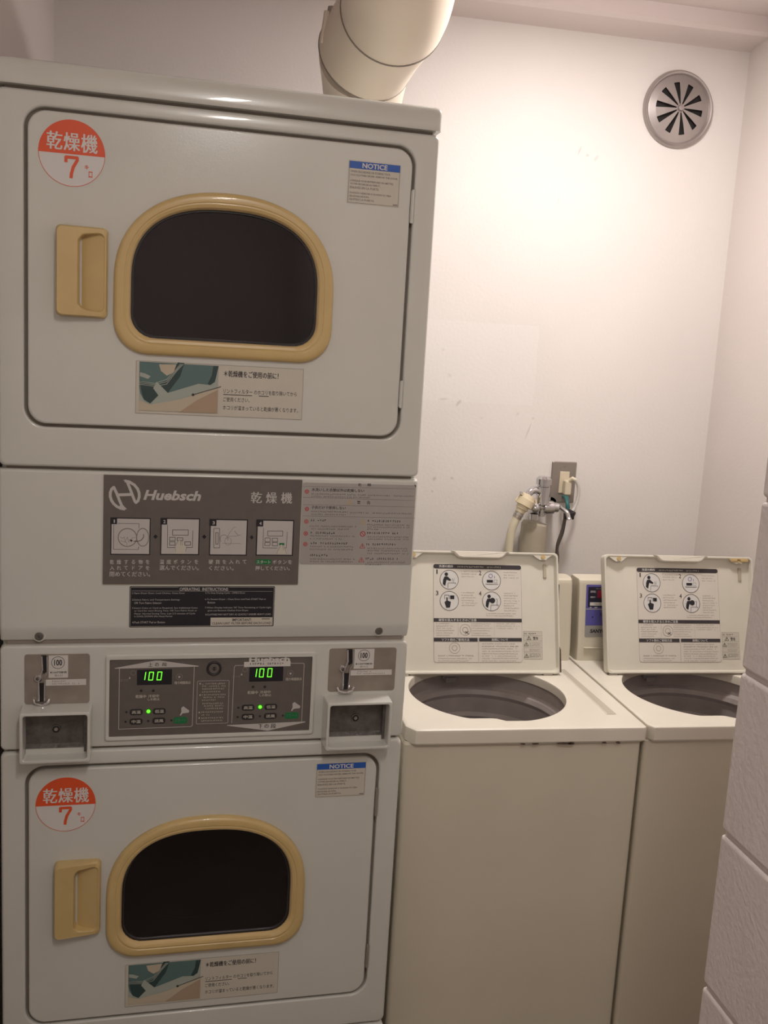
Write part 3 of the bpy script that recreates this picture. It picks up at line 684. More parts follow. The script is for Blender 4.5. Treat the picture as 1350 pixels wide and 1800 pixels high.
# electronic control panel ------------------------------------------
b = MB(); x0, z0, x1, z1 = .1656, .8935, .5188, 1.0440; c = ((x0 + x1) / 2, (z0 + z1) / 2)
O = lambda i: rrect(x0 + i, z0 + i, x1 - i, z1 - i, .004, 5)
I = lambda i: rrect(.1718 - i, .9005 - i, .5117 + i, 1.0358 + i, .0015, 5)
A = angles(c, [O(0), I(0)])
b.loft([ring_xz(radial(P, c, A), y) for P, y in ((O(0), .001), (O(0), -.003), (O(.0015), -.0045), (I(.001), -.0045), (I(0), -.004), (I(0), -.0005))], 'dryer', False, False)
b.build('control_bezel', DR)
s = Sheet(y0=-.0002, step=.0002); s.base(.1715, .9003, .5120, 1.0360, 'signgrey', .0012, .0008)
def digits(s, pts):   # three slanted seven-segment digits, given the crop corners
    for kind, (ax, ay), (bx_, by_), wpx in pts:
        if kind == '1': s.spx([(ax, ay), (bx_, by_)], .0013, 'led', 4)
        else:
            s.spx([(ax, ay), (ax + wpx, ay), (bx_ + wpx, by_), (bx_, by_), (ax, ay)], .0013, 'led', 4)
def half(s, ox, oy, sc, top):
    s.map = hmap(HD, ox, oy, sc)
# left half (upper dryer)
s.map = hmap(HD, 180, 1140, 7.105)
s.spx([(213, 240), (203, 1005)], .0009, 'signwhite', 1); s.spx([(203, 1003), (1105, 970)], .0009, 'signwhite', 1); s.spx([(1105, 970), (1122, 955), (1147, 225)], .0009, 'signwhite', 1)
s.ppx([(155, 240), (660, 146), (720, 146), (1200, 212), (1200, 222), (155, 248)], 'signwhite', 1)
s.tpx('上', 572, 172, 625, 222, 'ink', 2, .012); s.tpx('の', 655, 175, 705, 220, 'ink', 2, .012); s.tpx('段', 745, 170, 805, 216, 'ink', 2, .012)
s.rpx(432, 258, 868, 448, 'black', 2)
digits(s, [('1', (543, 290), (528, 385), 0), ('0', (590, 290), (576, 388), 50), ('0', (694, 288), (680, 386), 50)])
s.map = hmap(HD, 180, 1140, 7.105)
def deco(s, P, k):   # P maps left-half crop coordinates onto whichever half
    def t(tx, a0, b0, a1, b1, col='film', bold=.005): 
        p, q_ = P(a0, b0), P(a1, b1); s.text(tx, p[0], q_[1], q_[0], p[1], col, 3, bold)
    t('おつり', 225, 375, 320, 405, 'faint'); t('▲', 330, 345, 352, 372); p = P(385, 300); s.circ(p[0], p[1], .0042, 'faint', 2, .85, n=20)
    p = P(960, 350); s.circ(p[0], p[1], .0055, 'faint', 2, .88, n=24); s.circ(p[0], p[1], .0018, 'signwhite', 3, n=12)
    t('残り時間表示', 900, 405, 1100, 438); p = P(485, 522); s.circ(p[0], p[1], .0024, 'button', 2, n=14); p = P(635, 522); s.circ(p[0], p[1], .0024, 'button', 2, n=14)
    t('乾燥中', 415, 575, 545, 612); t('冷却中', 572, 570, 705, 605); t('しわ防止', 568, 612, 715, 642)
    for tx, a0, b0 in (('高温', 340, 748), ('低温', 628, 738), ('中温', 338, 866), ('送風', 622, 856)):
        p, q_ = P(a0, b0 + 82), P(a0 + 165, b0); s.poly(rrect(p[0], p[1], q_[0], q_[1], .0045, 6), 'button', 2)
        t(tx, a0 + 28, b0 + 22, a0 + 138, b0 + 60)
    for a0, b0 in ((300, 790), (290, 910), (572, 900), (862, 892)): p = P(a0, b0); s.circ(p[0], p[1], .0020, 'button', 2, n=12)
    p = P(575, 780); s.circ(p[0], p[1], .0048, 'ledhalo', 2, n=20); s.circ(p[0], p[1], .0030, 'led', 3, n=20)
    p, q_ = P(885, 935), P(1062, 848); s.poly(rrect(p[0], p[1], q_[0], q_[1], .004, 6), 'green', 2); t('スタート', 900, 870, 1045, 910, 'pmid', .01)
    s.poly([P(*c_) for c_ in ((965, 828), (985, 790), (985, 735), (1012, 716), (1085, 770), (1078, 795), (1000, 805), (978, 832))], 'signwhite', 3)
PL = hmap(HD, 180, 1140, 7.105)
deco(s, PL, 0)
def PR(a, b):           # same graphics on the right half, offset measured from the LED dots
    u, v = 180 + a / 7.105, 1140 + b / 7.105; u2 = 457 + (u - 260.9) * .985; v2 = 1242.0 + (v - 1249.8) * .97
    r = [HD[i][0] * u2 + HD[i][1] * v2 + HD[i][2] for i in range(3)]; return (r[0] / r[2], r[1] / r[2])
deco(s, PR, 1)
s.map = hmap(HD, 340, 1140, 6.136)
s.spx([(550, 178), (455, 180), (440, 195), (412, 800)], .0009, 'signwhite', 1); s.spx([(1045, 155), (1185, 155), (1194, 165), (1165, 780)], .0009, 'signwhite', 1)
s.ppx([(362, 822), (362, 828), (800, 882), (1205, 792), (1205, 782)], 'signwhite', 1)
s.tpx('下', 700, 812, 740, 858, 'ink', 2, .012); s.tpx('の', 762, 812, 812, 852, 'ink', 2, .012); s.tpx('段', 832, 805, 888, 855, 'ink', 2, .012)
s.rpx(602, 192, 966, 350, 'black', 2)
digits(s, [('1', (684, 216), (672, 300), 0), ('0', (718, 214), (708, 302), 42), ('0', (806, 212), (796, 300), 42)])
s.rpx(545, 135, 1045, 190, 'paper', 5); s.tpx('Huebsch', 600, 84, 1040, 140, 'paper', 4, .05); s.smallpx(610, 148, 980, 168, 'ink', 6, 3)
s.map = hmap(HD, 340, 1140, 6.136)
p, q_ = s.P(28, 812), s.P(384, 338); s.frame(p[0], p[1], q_[0] + .0006, q_[1], .0007, 'signwhite', 1, .002)
for i, (b0, a0, a1) in enumerate(((368, 92, 345), (396, 92, 345), (424, 92, 335), (455, 92, 290), (488, 92, 345), (515, 92, 345), (545, 92, 250), (582, 98, 335), (608, 110, 335), (636, 110, 330), (674, 85, 330), (704, 85, 170), (738, 85, 330), (768, 85, 320))):
    p, q_ = s.P(a0, b0), s.P(a1, b0 + 18); s.small(p[0], p[1] - .0030, q_[0], p[1], 'film', 1, 50 + i)
for b0 in (376, 498, 686, 746): p = s.P(72 if b0 < 600 else 62, b0); s.circ(p[0], p[1], .0014, 'signwhite', 1, n=10)
s.build('control_panel', DR, smooth=False)['label'] = 'grey keypad panel with two green 100 displays'
b = MB(); p = hmap(HD, 340, 1140, 6.136)(222, 208)
b.lathe([(.0125, .000), (.0125, -.004), (.0112, -.0048), (.0100, -.0040), (.0090, -.0040)], 'rubber', (p[0], 0, p[1]), 'Y', 32)
b.lathe([(.0092, .000), (.0092, -.0035), (.0085, -.0046), (.0035, -.0046), (.003, -.003), (.001, -.003)], 'signgrey', (p[0], 0, p[1]), 'Y', 32, cap1=True); b.box(p[0] - .0008, p[0] + .0008, -.0052, -.0045, p[1] - .003, p[1] + .003, 'slot')
b.build('key_lock', DR)

# coin units ----------------------------------------------------------
def coin_unit(px0, pz0, px1, pz1, bx0, bz0, bx1, bz1, ks):
    b = MB(); slab(b, lambda i: rrect(px0 + i, pz0 + i, px1 - i, pz1 - i, .005, 6), [(0, .002), (0, -.0008), (.0006, -.0012)], 'plate'); pl = b.build('coin_plate', DR)
    w_, h_ = px1 - px0, pz1 - pz0; X = lambda a: px0 + w_ * a; Z = lambda a: pz1 - h_ * a
    s = Sheet(y0=-.0016, step=.00025)
    s.poly([(X(.255), Z(.02)), (X(.335), Z(.02)), (X(.345), Z(.34)), (X(.29), Z(.40)), (X(.275), Z(.30))], 'slot', 1)
    s.poly([(X(.222), Z(.57)), (X(.300), Z(.57)), (X(.290), Z(.95)), (X(.232), Z(.95))], 'slot', 1)
    s.build('coin_slot', pl, smooth=False)
    k = MB()       # chrome guide rail, pivot and foot
    k.tube([(X(.262), -.003, Z(.03)), (X(.275), -.003, Z(.30)), (X(.25), -.004, Z(.40)), (X(.215), -.003, Z(.56)), (X(.220), -.003, Z(.93))], .0018, 'chrome', 10)
    k.tube([(X(.345), -.003, Z(.05)), (X(.352), -.003, Z(.36)), (X(.31), -.003, Z(.46)), (X(.305), -.003, Z(.93))], .0013, 'chrome', 10)
    k.lathe([(.0062, -.001), (.0066, -.004), (.0050, -.0062), (.0030, -.0062), (.0025, -.003)], 'chrome', (X(.205), 0, Z(.47)), 'Y', 24)
    k.tube(spline([(X(.14), -.002, Z(.90)), (X(.17), -.006, Z(.965)), (X(.265), -.009, Z(.985)), (X(.35), -.006, Z(.965)), (X(.38), -.002, Z(.90))], 5), .0022, 'chrome', 10)
    for xx in (.15, .37): k.lathe([(.0028, -.001), (.0028, -.0025)], 'steel', (X(xx), 0, Z(.885)), 'Y', 14, cap1=True)
    k.build('coin_guide', pl)
    s = Sheet(y0=-.0014); s.base(X(.368), Z(.475), X(.665), Z(.025), 'paper', .0003, .0005)
    cx_, cz_ = X(.512), Z(.17); s.circ(cx_, cz_, .0105, 'ink', 1, .93); s.text('100', cx_ - .0062, cz_ - .0052, cx_ + .0064, cz_ + .0052, 'ink', 1, .03)
    s.circ(X(.405), Z(.365), .0013, 'ink', 1, n=12); s.text('100円硬貨', X(.43), Z(.385), X(.645), Z(.345), 'ink', 1, .01); s.text('投入口', X(.46), Z(.445), X(.58), Z(.405), 'faint', 1, .01)
    s.build('price_sticker', pl, smooth=False)
    s = Sheet(y0=-.0014); s.base(X(.325), Z(.63), X(.945), Z(.51), 'paper', .0003, .0005)
    s.small(X(.42), Z(.56), X(.64), Z(.525), 'faint', 1, ks); s.small(X(.42), Z(.61), X(.86), Z(.575), 'faint', 1, ks + 1); s.build('strip_sticker', pl, smooth=False)
    # return cup: hollow box with flared mouth
    c = ((bx0 + bx1) / 2, (bz0 + bz1) / 2); Y0 = -.040
    O = lambda i: rrect(bx0 + i, bz0 + i, bx1 - i, bz1 - i, .004, 5)
    b = MB()
    R = [(O(-.001), .004), (O(-.0005), -.010), (O(0), Y0 + .003), (O(.0008), Y0 + .0008), (O(.0022), Y0), (O(.0045), Y0), (O(.0055), Y0 + .0012), (O(.006), Y0 + .006), (O(.007), -.002)]
    b.loft([ring_xz(P, y) for P, y in R], 'dryer', False, False)
    cup = b.build('return_cup', DR)
    b = MB(); I = lambda i: rrect(bx0 + .006 + i, bz0 + .006 + i, bx1 - .006 - i, bz1 - .006 - i, .003, 5)
    ramp = bz0 + .022
    Vv = [(bx0 + .007, -.008, bz1 - .007), (bx1 - .007, -.008, bz1 - .007), (bx1 - .007, -.008, ramp), (bx0 + .007, -.008, ramp), (bx1 - .007, -.014, ramp - .006), (bx0 + .007, -.014, ramp - .006)]
    b.add(Vv, [(0, 1, 2, 3), (3, 2, 4, 5)], 'hammer')
    b.box(bx0 + .007, bx1 - .007, -.016, -.006, bz0 + .0065, ramp - .006, 'dryer')
    b.box(bx1 - .0115, bx1 - .007, -.018, -.007, bz0 + .010, bz1 - .010, 'hammer')
    cxx, czz = (bx0 + bx1) / 2 - .001, (bz0 + bz1) / 2 + .004
    b.lathe([(.0078, -.008), (.0072, -.0105), (.0058, -.0108)], 'hammer', (cxx, 0, czz), 'Y', 24)
    b.lathe([(.0058, -.0108), (.0056, -.0095)], 'slot', (cxx, 0, czz), 'Y', 24, cap1=True)
    b.lathe([(.0036, -.0096), (.0030, -.0120)], 'steel', (cxx, 0, czz), 'Y', 14, cap1=True)
    b.box(bx0 + .005, bx1 - .005, -.0079, .001, bz0 + .005, bz1 - .005, 'hammer'); b.build('cup_back', cup)
coin_unit(.0380, .9612, .1402, 1.0466, .0341, .8734, .1445, .9602, 11)
coin_unit(.5417, .9699, .6625, 1.0495, .5355, .8760, .6515, .9635, 21)

# ================================================================== WASHING MACHINES (local: x right, y back from the front edge)
def washer_tree(x0, label, second):
    ww, dp, zt = .488, .505, .862
    t = thing('washing_machine', label, 'washing machine', (x0, .112, 0), 0, 'washing machines with open lids')
    b = MB()
    o = lambda i, z: [(x, y, z) for x, y in rrect(-.003 + i, .012 + i, ww - .005 - i, dp - i, .009, 5)]
    b.loft([o(0, .03), o(0, .827), o(.004, .832)], 'washer', True, False); b.box(.03, ww - .03, .04, dp - .03, .0, .032, 'slot'); b.build('cabinet', t)
    # top with tub opening
    cx, cy, R = .925 - .7095, .322 - .112, .167
    N = 120
    def outer(i):
        ch = .006; cl = .010 if second else .016; return [(ww - ch, i), (ww - i, ch), (ww - i, dp - i), (i, dp - i), (i, cl * 1.5), (cl, i)]
    hole = []
    for j in range(N):
        a = 2 * PI * j / N; x, y = cx + R * math.cos(a), cy + (R + .004) * math.sin(a)
        if y < cy: 
            lim = .0585 if x < .188 else (.0585 - (x - .188) / .02 * .015 if x < .208 else .0435)
            y = max(y, lim)
        hole.append((x, y))
    c = (cx, cy); A = angles(c, [outer(0)], N)
    def grow(P, d): return [(cx + (x - cx) * (1 + d / .165), cy + (y - cy) * (1 + d / .165)) for x, y in P]
    rr2 = lambda P, z: [(x, y, z) for x, y in radial(P, c, A)]
    b = MB(); b.loft([rr2(outer(.003), .830), rr2(outer(0), .834), rr2(outer(0), zt - .006), rr2(outer(.0012), zt - .0022), rr2(outer(.0045), zt - .0002), rr2(outer(.008), zt),
                      rr2(grow(hole, .004), zt), rr2(grow(hole, .001), zt - .0012), rr2(hole, zt - .005), rr2(hole, zt - .020), rr2(grow(hole, .004), zt - .021)], 'deck', False, False)
    dk = b.build('top_cover', t, ang=32)
    # shallow channel on the right of the top
    cut = MB(); cut.loft([[(.4285, .070, zt + .01), (.4285, .350, zt + .01), (.4285, .350, zt - .0035), (.4285, .070, zt - .0035)],
                          [(.4460, .070, zt + .01), (.4425, .350, zt + .01), (.4425, .350, zt - .001), (.4460, .070, zt - .001)]], 'lid')
    co = cut.build('cut', None); co.location = t.location; bpy.context.view_layer.update()
    md = dk.modifiers.new('b', 'BOOLEAN'); md.object = co; md.operation = 'DIFFERENCE'; md.solver = 'FAST'
    # (the opening shell is not closed, so a darker flat strip paints in the groove's shade)
    dk.modifiers.remove(md); me = co.data; bpy.data.objects.remove(co); bpy.data.meshes.remove(me)
    g = MB(); g.loft([[(.4285, .068, zt + .0003), (.4300, .068, zt + .0016), (.4320, .068, zt + .0003)], [(.4285, .350, zt + .0003), (.4300, .350, zt + .0016), (.4320, .350, zt + .0003)]], 'deck')
    g.add([(.4320, .068, zt + .0004), (.4500, .068, zt + .0004), (.4440, .350, zt + .0004), (.4320, .350, zt + .0004)], [(0, 1, 2, 3)], 'channel')
    g.build('side_channel', t)
    # tub
    b = MB(); b.lathe([(R + .006, zt - .012), (R + .006, zt - .050), (R - .004, zt - .056), (R - .008, zt - .066), (R - .002, zt - .076), (R - .004, zt - .11), (R - .010, zt - .118), (R - .004, zt - .128), (R - .010, zt - .30), (R - .03, zt - .42), (.05, zt - .43)], 'tub', (cx, cy + .002, 0), 'Z', 72, cap1=True)
    tb = b.build('tub', t, ang=28)
    b = MB(); b.box(.158, .196, cy + R - .010, cy + R + .004, zt - .030, zt - .008, 'greytab', .003); b.box(.164, .190, cy + R - .014, cy + R - .008, zt - .036, zt - .024, 'greytab', .002); b.build('water_inlet', t)
    # control panel, leaning back
    b = MB(); px0, px1 = .004, .483
    prof = [(.413, zt - .001), (.415, .90), (.437, 1.045), (.441, 1.0535), (.448, 1.0565), (.495, 1.0565), (.501, 1.05), (.503, zt - .001)]
    rings = []
    for x, k in ((px0, .012), (px0 + .003, .004), (px0 + .010, 0), (px1 - .010, 0), (px1 - .003, .004), (px1, .012)):
        rings.append([(x, y + k if y < .46 else y - k * .5, z) for y, z in prof])
    b.loft(rings, 'washer'); cp = b.build('control_panel', t, ang=32)
    # printed fascia in the sloping plane
    th = math.atan2(.022, .145)
    s = Sheet(); s.y0 = 0
    s.T = Matrix.Translation((0, .4150, .90)) @ Matrix.Rotation(-th, 4, 'X')
    s.base(.0215, .020, .4470, .146, 'silverprint', .0006, .003)
    s.rect(.0225, .048, .4370, .086, 'purple', 1); s.rect(.0225, .086, .4370, .1455, 'purple', 1); s.rect(.0225, .0858, .4370, .0885, 'silverprint', 2)
    s.rect(.0270, .092, .1450, .1405, 'panelblack', 2); s.rect(.3300, .022, .4460, .1445, 'panelblack', 3)
    s.rect(.0505, .1140, .0840, .1320, 'redled', 3)
    s.text('運転', .0320, .1265, .0460, .1315, 'signwhite', 3, .01); s.text('補給中', .0325, .1140, .0450, .1180, 'signwhite', 3, .01); s.text('残り時間', .0460, .1345, .0750, .1380, 'faint', 3)
    s.rect(.0320, .0955, .1200, .1035, 'paper', 4); s.small(.0420, .0975, .1100, .1015, 'faint', 5, 9); s.rect(.0320, .0900, .0360, .0925, 'signwhite', 3); s.rect(.0440, .0900, .0510, .0925, 'signwhite', 3)
    s.circ(.0400, .0680, .0018, 'panelblack', 2, n=12); s.text('分', .0580, .0700, .0680, .0800, 'panelblack', 2)
    s.text('SANYO', .0345, .0300, .0750, .0390, 'ink', 1, .05, .15)
    s.T = Matrix.Identity(4); s.build('display_fascia', cp, smooth=False)
    b = MB(); b.box(.020, .440, .4105, .4175, .8925, .8955, 'washer', .0012); b.build('panel_ridge', cp)
    # open lid: its own leaning frame
    lean = math.atan2(.085, .268)
    LT = Matrix.Translation((.0385, .318, zt)) @ Matrix.Rotation(-lean, 4, 'X')
    lw, lh = .380, .2765
    b = MB(); b.T = LT
    O = lambda i: rrect(i, i, lw - i, lh - i, .010, 6)
    b.loft([ring_xz(P, y) for P, y in ((O(.006), .014), (O(.002), .012), (O(0), .008), (O(0), -.010), (O(.001), -.0125), (O(.0025), -.013), (O(.0045), -.0125), (O(.0055), -.010), (O(.0075), -.001), (O(.009), 0))], 'lid')
    ld = b.build('lid', t, ang=35)
    b = MB(); b.T = LT      # pull lip
    P = []
    for x, z in ((.124, lh), (.130, lh - .003), (.140, lh - .0125), (.148, lh - .015), (.238, lh - .015), (.246, lh - .0125), (.256, lh - .003), (.262, lh)): P.append((x, z))
    b.loft([ring_xz(P, -.001), ring_xz(P, -.014), ring_xz([(x + (.002 if x < .19 else -.002), z + (.002 if z < lh - .002 else -.001)) for x, z in P], -.0165)], 'deck'); b.build('lid_lip', ld)
    for cx_, k_ in ((.036, 'yclip'), (.342, 'yclip')):
        b = MB(); b.T = LT; Q = [(cx_ - .024, lh - .005), (cx_ - .014, lh - .012), (cx_ - .006, lh - .0165), (cx_ + .008, lh - .0165), (cx_ + .016, lh - .010), (cx_ + .024, lh - .005)]
        b.loft([ring_xz(Q, -.001), ring_xz(Q, -.0115)], 'lid'); b.tube([tuple(Vector((cx_ + .001, -.0110, lh - .0100))), tuple(Vector((cx_ + .001, -.0135, lh - .0100)))], .0048, 'yclip', 14)
        if second and cx_ > .2: b.box(cx_ - .020, cx_ + .026, -.0135, -.010, lh - .0125, lh - .004, 'yclip', .002)
        b.build('lid_clip', ld)
    b = MB(); b.T = LT; b.box(.346, .354, -.003, .001, lh - .058, lh - .026, 'cover', .002); b.build('lid_magnet', ld)
    # instruction sheet on the inside of the lid
    s = Sheet(y0=0.0, step=.0003); s.T = LT
    Lx0, Lz0, Lx1, Lz1 = .0855, .0265, .2930, .2470
    s.loft([ring_xz(rrect(Lx0, Lz0, Lx1, Lz1, .006, 6), .0005), ring_xz(rrect(Lx0, Lz0, Lx1, Lz1, .006, 6), -.0006)], 'sheet'); s.y0 = -.0006
    s.frame(Lx0, Lz0, Lx1, Lz1, .0004, 'faint', 1, .006)
    X = lambda a: Lx0 + (Lx1 - Lx0) * (a - 38) / 912
    Z = lambda v: Lz1 - (Lz1 - Lz0) * (v - 48) / 990
    s.map = lambda a, v: (X(a), Z(v))
    top = rrect(Lx0, Z(92), Lx1, Lz1, .006, 6); s.poly([(x, max(z, Z(92))) for x, z in top], 'ink', 2)
    s.tpx('洗濯の順序', 95, 56, 240, 82, 'paper', 3, .02); s.smallpx(285, 62, 560, 80, 'film', 3, 4); s.smallpx(590, 62, 750, 80, 'film', 3, 5)
    s.rpx(38, 596, 948, 632, 'ink', 2); s.tpx('硬貨を投入するときのご注意', 88, 600, 475, 628, 'paper', 3, .02)
    s.rpx(38, 792, 486, 830, 'ink', 2); s.tpx('ソフト剤のご使用方法', 118, 798, 400, 826, 'paper', 3, .02); s.rpx(502, 792, 944, 828, 'ink', 2); s.tpx('故障について', 630, 798, 800, 824, 'paper', 3, .02)
    s.spx([(494, 790), (494, 1030)], .0006, 'faint', 1); s.spx([(288, 640), (288, 775)], .0003, 'faint', 1); s.spx([(660, 640), (660, 775)], .0003, 'faint', 1)
    for n_, a, v in (('1', 75, 125), ('2', 520, 130), ('3', 75, 342), ('4', 518, 342)): s.tpx(n_, a - (6 if n_ == '1' else 13), v - 22, a + (6 if n_ == '1' else 13), v + 22, 'ink', 2, .0)
    for a, v in ((200, 205), (638, 208), (200, 420), (636, 420)): p = s.P(a, v); s.circ(p[0], p[1], .0220, 'ink', 2, .955); s.circ(p[0], p[1], .0212, 'discwhite', 1)
    def man(dx, dy):
        p = s.P(170 + dx, 150 + dy); s.circ(p[0], p[1], .0040, 'black', 3, n=18)
        s.ppx([(150 + dx, 175 + dy), (180 + dx, 172 + dy), (218 + dx, 205 + dy), (210 + dx, 218 + dy), (172 + dx, 205 + dy), (158 + dx, 268 + dy), (134 + dx, 250 + dy), (138 + dx, 205 + dy)], 'black', 3)
        s.spx([(185 + dx, 290 + dy), (188 + dx, 238 + dy), (265 + dx, 238 + dy), (265 + dx, 250 + dy)], .0008, 'ink', 3)
    man(0, 0); man(440, 220)
    s.spx([(228, 225), (235, 190), (245, 225), (255, 185)], .0006, 'faint', 3); p = s.P(645, 412); s.circ(p[0], p[1], .0062, 'black', 4, n=18); s.spx([(680, 395), (695, 400), (690, 455)], .0008, 'ink', 4)
    s.rpx(588, 202, 652, 228, 'black', 3); p = s.P(630, 160); s.circ(p[0], p[1], .0050, 'purple', 3, .8, n=18); s.spx([(575, 245), (705, 245)], .0010, 'ink', 3); s.spx([(670, 160), (670, 185)], .0008, 'ink', 3); s.spx([(665, 200), (695, 200), (695, 230), (665, 230), (665, 200)], .0006, 'faint', 3)
    s.ppx([(165, 480), (150, 432), (168, 420), (168, 385), (182, 385), (182, 418), (215, 430), (205, 488), (168, 490)], 'black', 3); s.spx([(152, 402), (152, 362), (198, 362), (198, 402)], .0009, 'ink', 3); s.rpx(208, 365, 250, 402, 'black', 3)
    sd = 100
    for a0, a1, vs in ((325, 505, (118, 145, 172)), (765, 925, (122, 150, 178)), (325, 490, (335, 362, 388, 415, 440, 465)), (765, 930, (338, 362, 388, 415, 440, 465, 490, 515)), (580, 895, (545, 568)),
                       (65, 255, (650, 675, 698, 720, 745, 768)), (425, 645, (650, 672, 696, 720, 745, 768)), (680, 925, (648, 672, 696)), (530, 925, (852, 878, 902, 928, 952, 976, 1000, 1024)), (80, 450, (972, 1000, 1024))):
        for v in vs:
            p, q_ = s.P(a0, v - 7), s.P(a1 - (sd * 37 % 5) * 12, v + 6); s.small(p[0], q_[1], q_[0], p[1], 'ink' if v in (878, 972) else 'faint', 1, sd); sd += 1
    for a, v, r_ in ((360, 712, .0128), (250, 895, .0125)): p = s.P(a, v); s.circ(p[0], p[1], r_, 'faint', 1, .94); s.circ(p[0], p[1], r_ * .5, 'faint', 1, .85)
    s.spx([(358, 725), (395, 752)], .0010, 'ink', 2); s.spx([(395, 725), (358, 752)], .0010, 'ink', 2)
    s.build('lid_instructions', ld, smooth=False)['label'] = 'printed washing instructions sheet'
    s = Sheet(y0=0.0, step=.0003); s.T = LT; s.base(.2965, .0335, .3410, .0970, 'film', .0004, .001); w_, h_ = .0445, .0635
    X2 = lambda a: .2965 + w_ * a; Z2 = lambda a: .0970 - h_ * a
    s.frame(.2965, .0335, .3410, .0970, .0004, 'faint', 1)
    for a in (.16, .34, .58, .74): s.rect(X2(.02), Z2(a + .006), X2(.98), Z2(a), 'faint', 1)
    s.small(X2(.05), Z2(.12), X2(.7), Z2(.06), 'ink', 1, 31)
    for a, bb in ((.28, .25), (.14, .47), (.14, .88)):
        T_ = [(X2(a) - .0050, Z2(bb) - .0035), (X2(a) + .0050, Z2(bb) - .0035), (X2(a), Z2(bb) + .0045)]; s.stroke(T_ + [T_[0]], .0008, 'ink', 1); s.rect(X2(a) - .0006, Z2(bb) - .002, X2(a) + .0006, Z2(bb) + .0018, 'ink', 1)
    s.text('警告', X2(.50), Z2(.31), X2(.78), Z2(.20), 'ink', 1, .01)
    for i, bb in enumerate((.41, .46, .51, .64, .69, .80, .85, .90)): s.small(X2(.30), Z2(bb + .03), X2(.92), Z2(bb - .01), 'ink' if i > 4 else 'faint', 1, 60 + i)
    s.build('warning_sticker', ld, smooth=False)
    # hinges
    for hx in (.050, .385):
        b = MB(); b.box(hx - .008, hx + .014, .306, .330, zt, zt + .003, 'steel', .001); b.tube([(hx - .010, .311, zt + .003), (hx + .018, .311, zt + .003)], .0026, 'cord', 10); b.build('lid_hinge', t)
    b = MB(); b.box(.045, .412, .312, .330, zt - .001, zt + .0045, 'cover', .001); b.build('hinge_strip', t)
    return t
w1 = washer_tree(.7095, 'cream washing machine with open lid standing right beside the dryer', False)
w2 = washer_tree(1.2020, 'cream washing machine with open lid and blue violet panel, partly behind the block wall', True)
# rust chips under the front rim of the first machine
rnd = random.Random(4)
for cx_, wd, hh in ((.2315, .010, .0035), (.2560, .014, .0025), (.3180, .036, .0035), (.3290, .016, .0065), (.3990, .009, .004), (.4280, .008, .0055)):
    b = MB(); n = 14; P = []
    for i in range(n):
        a = 2 * PI * i / n; k = rnd.uniform(.7, 1.15); P.append((cx_ + wd * .5 * k * math.cos(a), .8300 + hh * .45 * k * math.sin(a)))
    b.loft([ring_xz(P, .0118), ring_xz(P, -.0004)], 'chip'); b.build('rust_chip', w1, smooth=False)
b = MB(); b.T = Matrix.Translation((.0385, .318, .862)) @ Matrix.Rotation(-math.atan2(.085, .268), 4, 'X')
b.loft([ring_xz([(.3765, .004), (.3805, .004), (.3807, .055), (.3775, .062)], .0), ring_xz([(.3765, .004), (.3805, .004), (.3807, .055), (.3775, .062)], -.0138)], 'chip'); b.build('rust_chip', w1)

# ================================================================== EXHAUST DUCT
DU = thing('exhaust_duct', 'thick cream painted exhaust duct bending up and forward behind the dryer', 'duct', (.60, .80, 1.96))
def rel(p): return (p[0] - .60, p[1] - .80, p[2] - 1.96)
RD = .100
rear = [(.652, .76, 1.966), (.652, .76, 2.00), (.649, .73, 2.065), (.636, .63, 2.125), (.618, .50, 2.160)]
mid = [(.618, .50, 2.160), (.632, .43, 2.185), (.648, .36, 2.203)]
fwd = [(.648, .36, 2.203), (.646, .30, 2.216), (.640, .235, 2.255), (.634, .205, 2.31), (.632, .20, 2.38), (.632, .20, 2.461)]
def piece(name, pts, r0, r1, n=6):
    P_ = [rel(p) for p in spline(pts, n)]; b = MB()
    b.tube(P_, [lerp(r0, r1, i / (len(P_) - 1)) for i in range(len(P_))], 'duct', 56); b.build(name, DU)
piece('rear_elbow', rear, .068, .095); piece('middle_elbow', mid, RD, RD); piece('forward_pipe', fwd, RD + .002, RD + .002)
def band(name, c_, nrm, r, wd, k):
    c_ = Vector(rel(c_)); nrm = Vector(nrm).normalized(); b = MB()
    b.tube([tuple(c_ - nrm * wd / 2), tuple(c_ + nrm * wd / 2)], r, k, 56); b.build(name, DU)
band('joint_seam', (.6475, .362, 2.2025), (.02, -.60, .12), RD + .0032, .0035, 'seam')
band('joint_seam', (.6180, .500, 2.160), (.16, -.75, .28), RD + .0012, .0030, 'seam')
band('joint_ridge', (.634, .206, 2.305), (0, -.15, 1), RD + .0035, .004, 'duct')
b = MB(); b.box(-.022, .0, -.012, .012, -.040, .040, 'fan', .002); b.box(-.030, -.016, -.006, .006, -.030, .030, 'duct', .002)
o = b.build('clamp', DU); o.location = rel((.552, .46, 2.19)); o.rotation_euler = (.25, .05, .2)

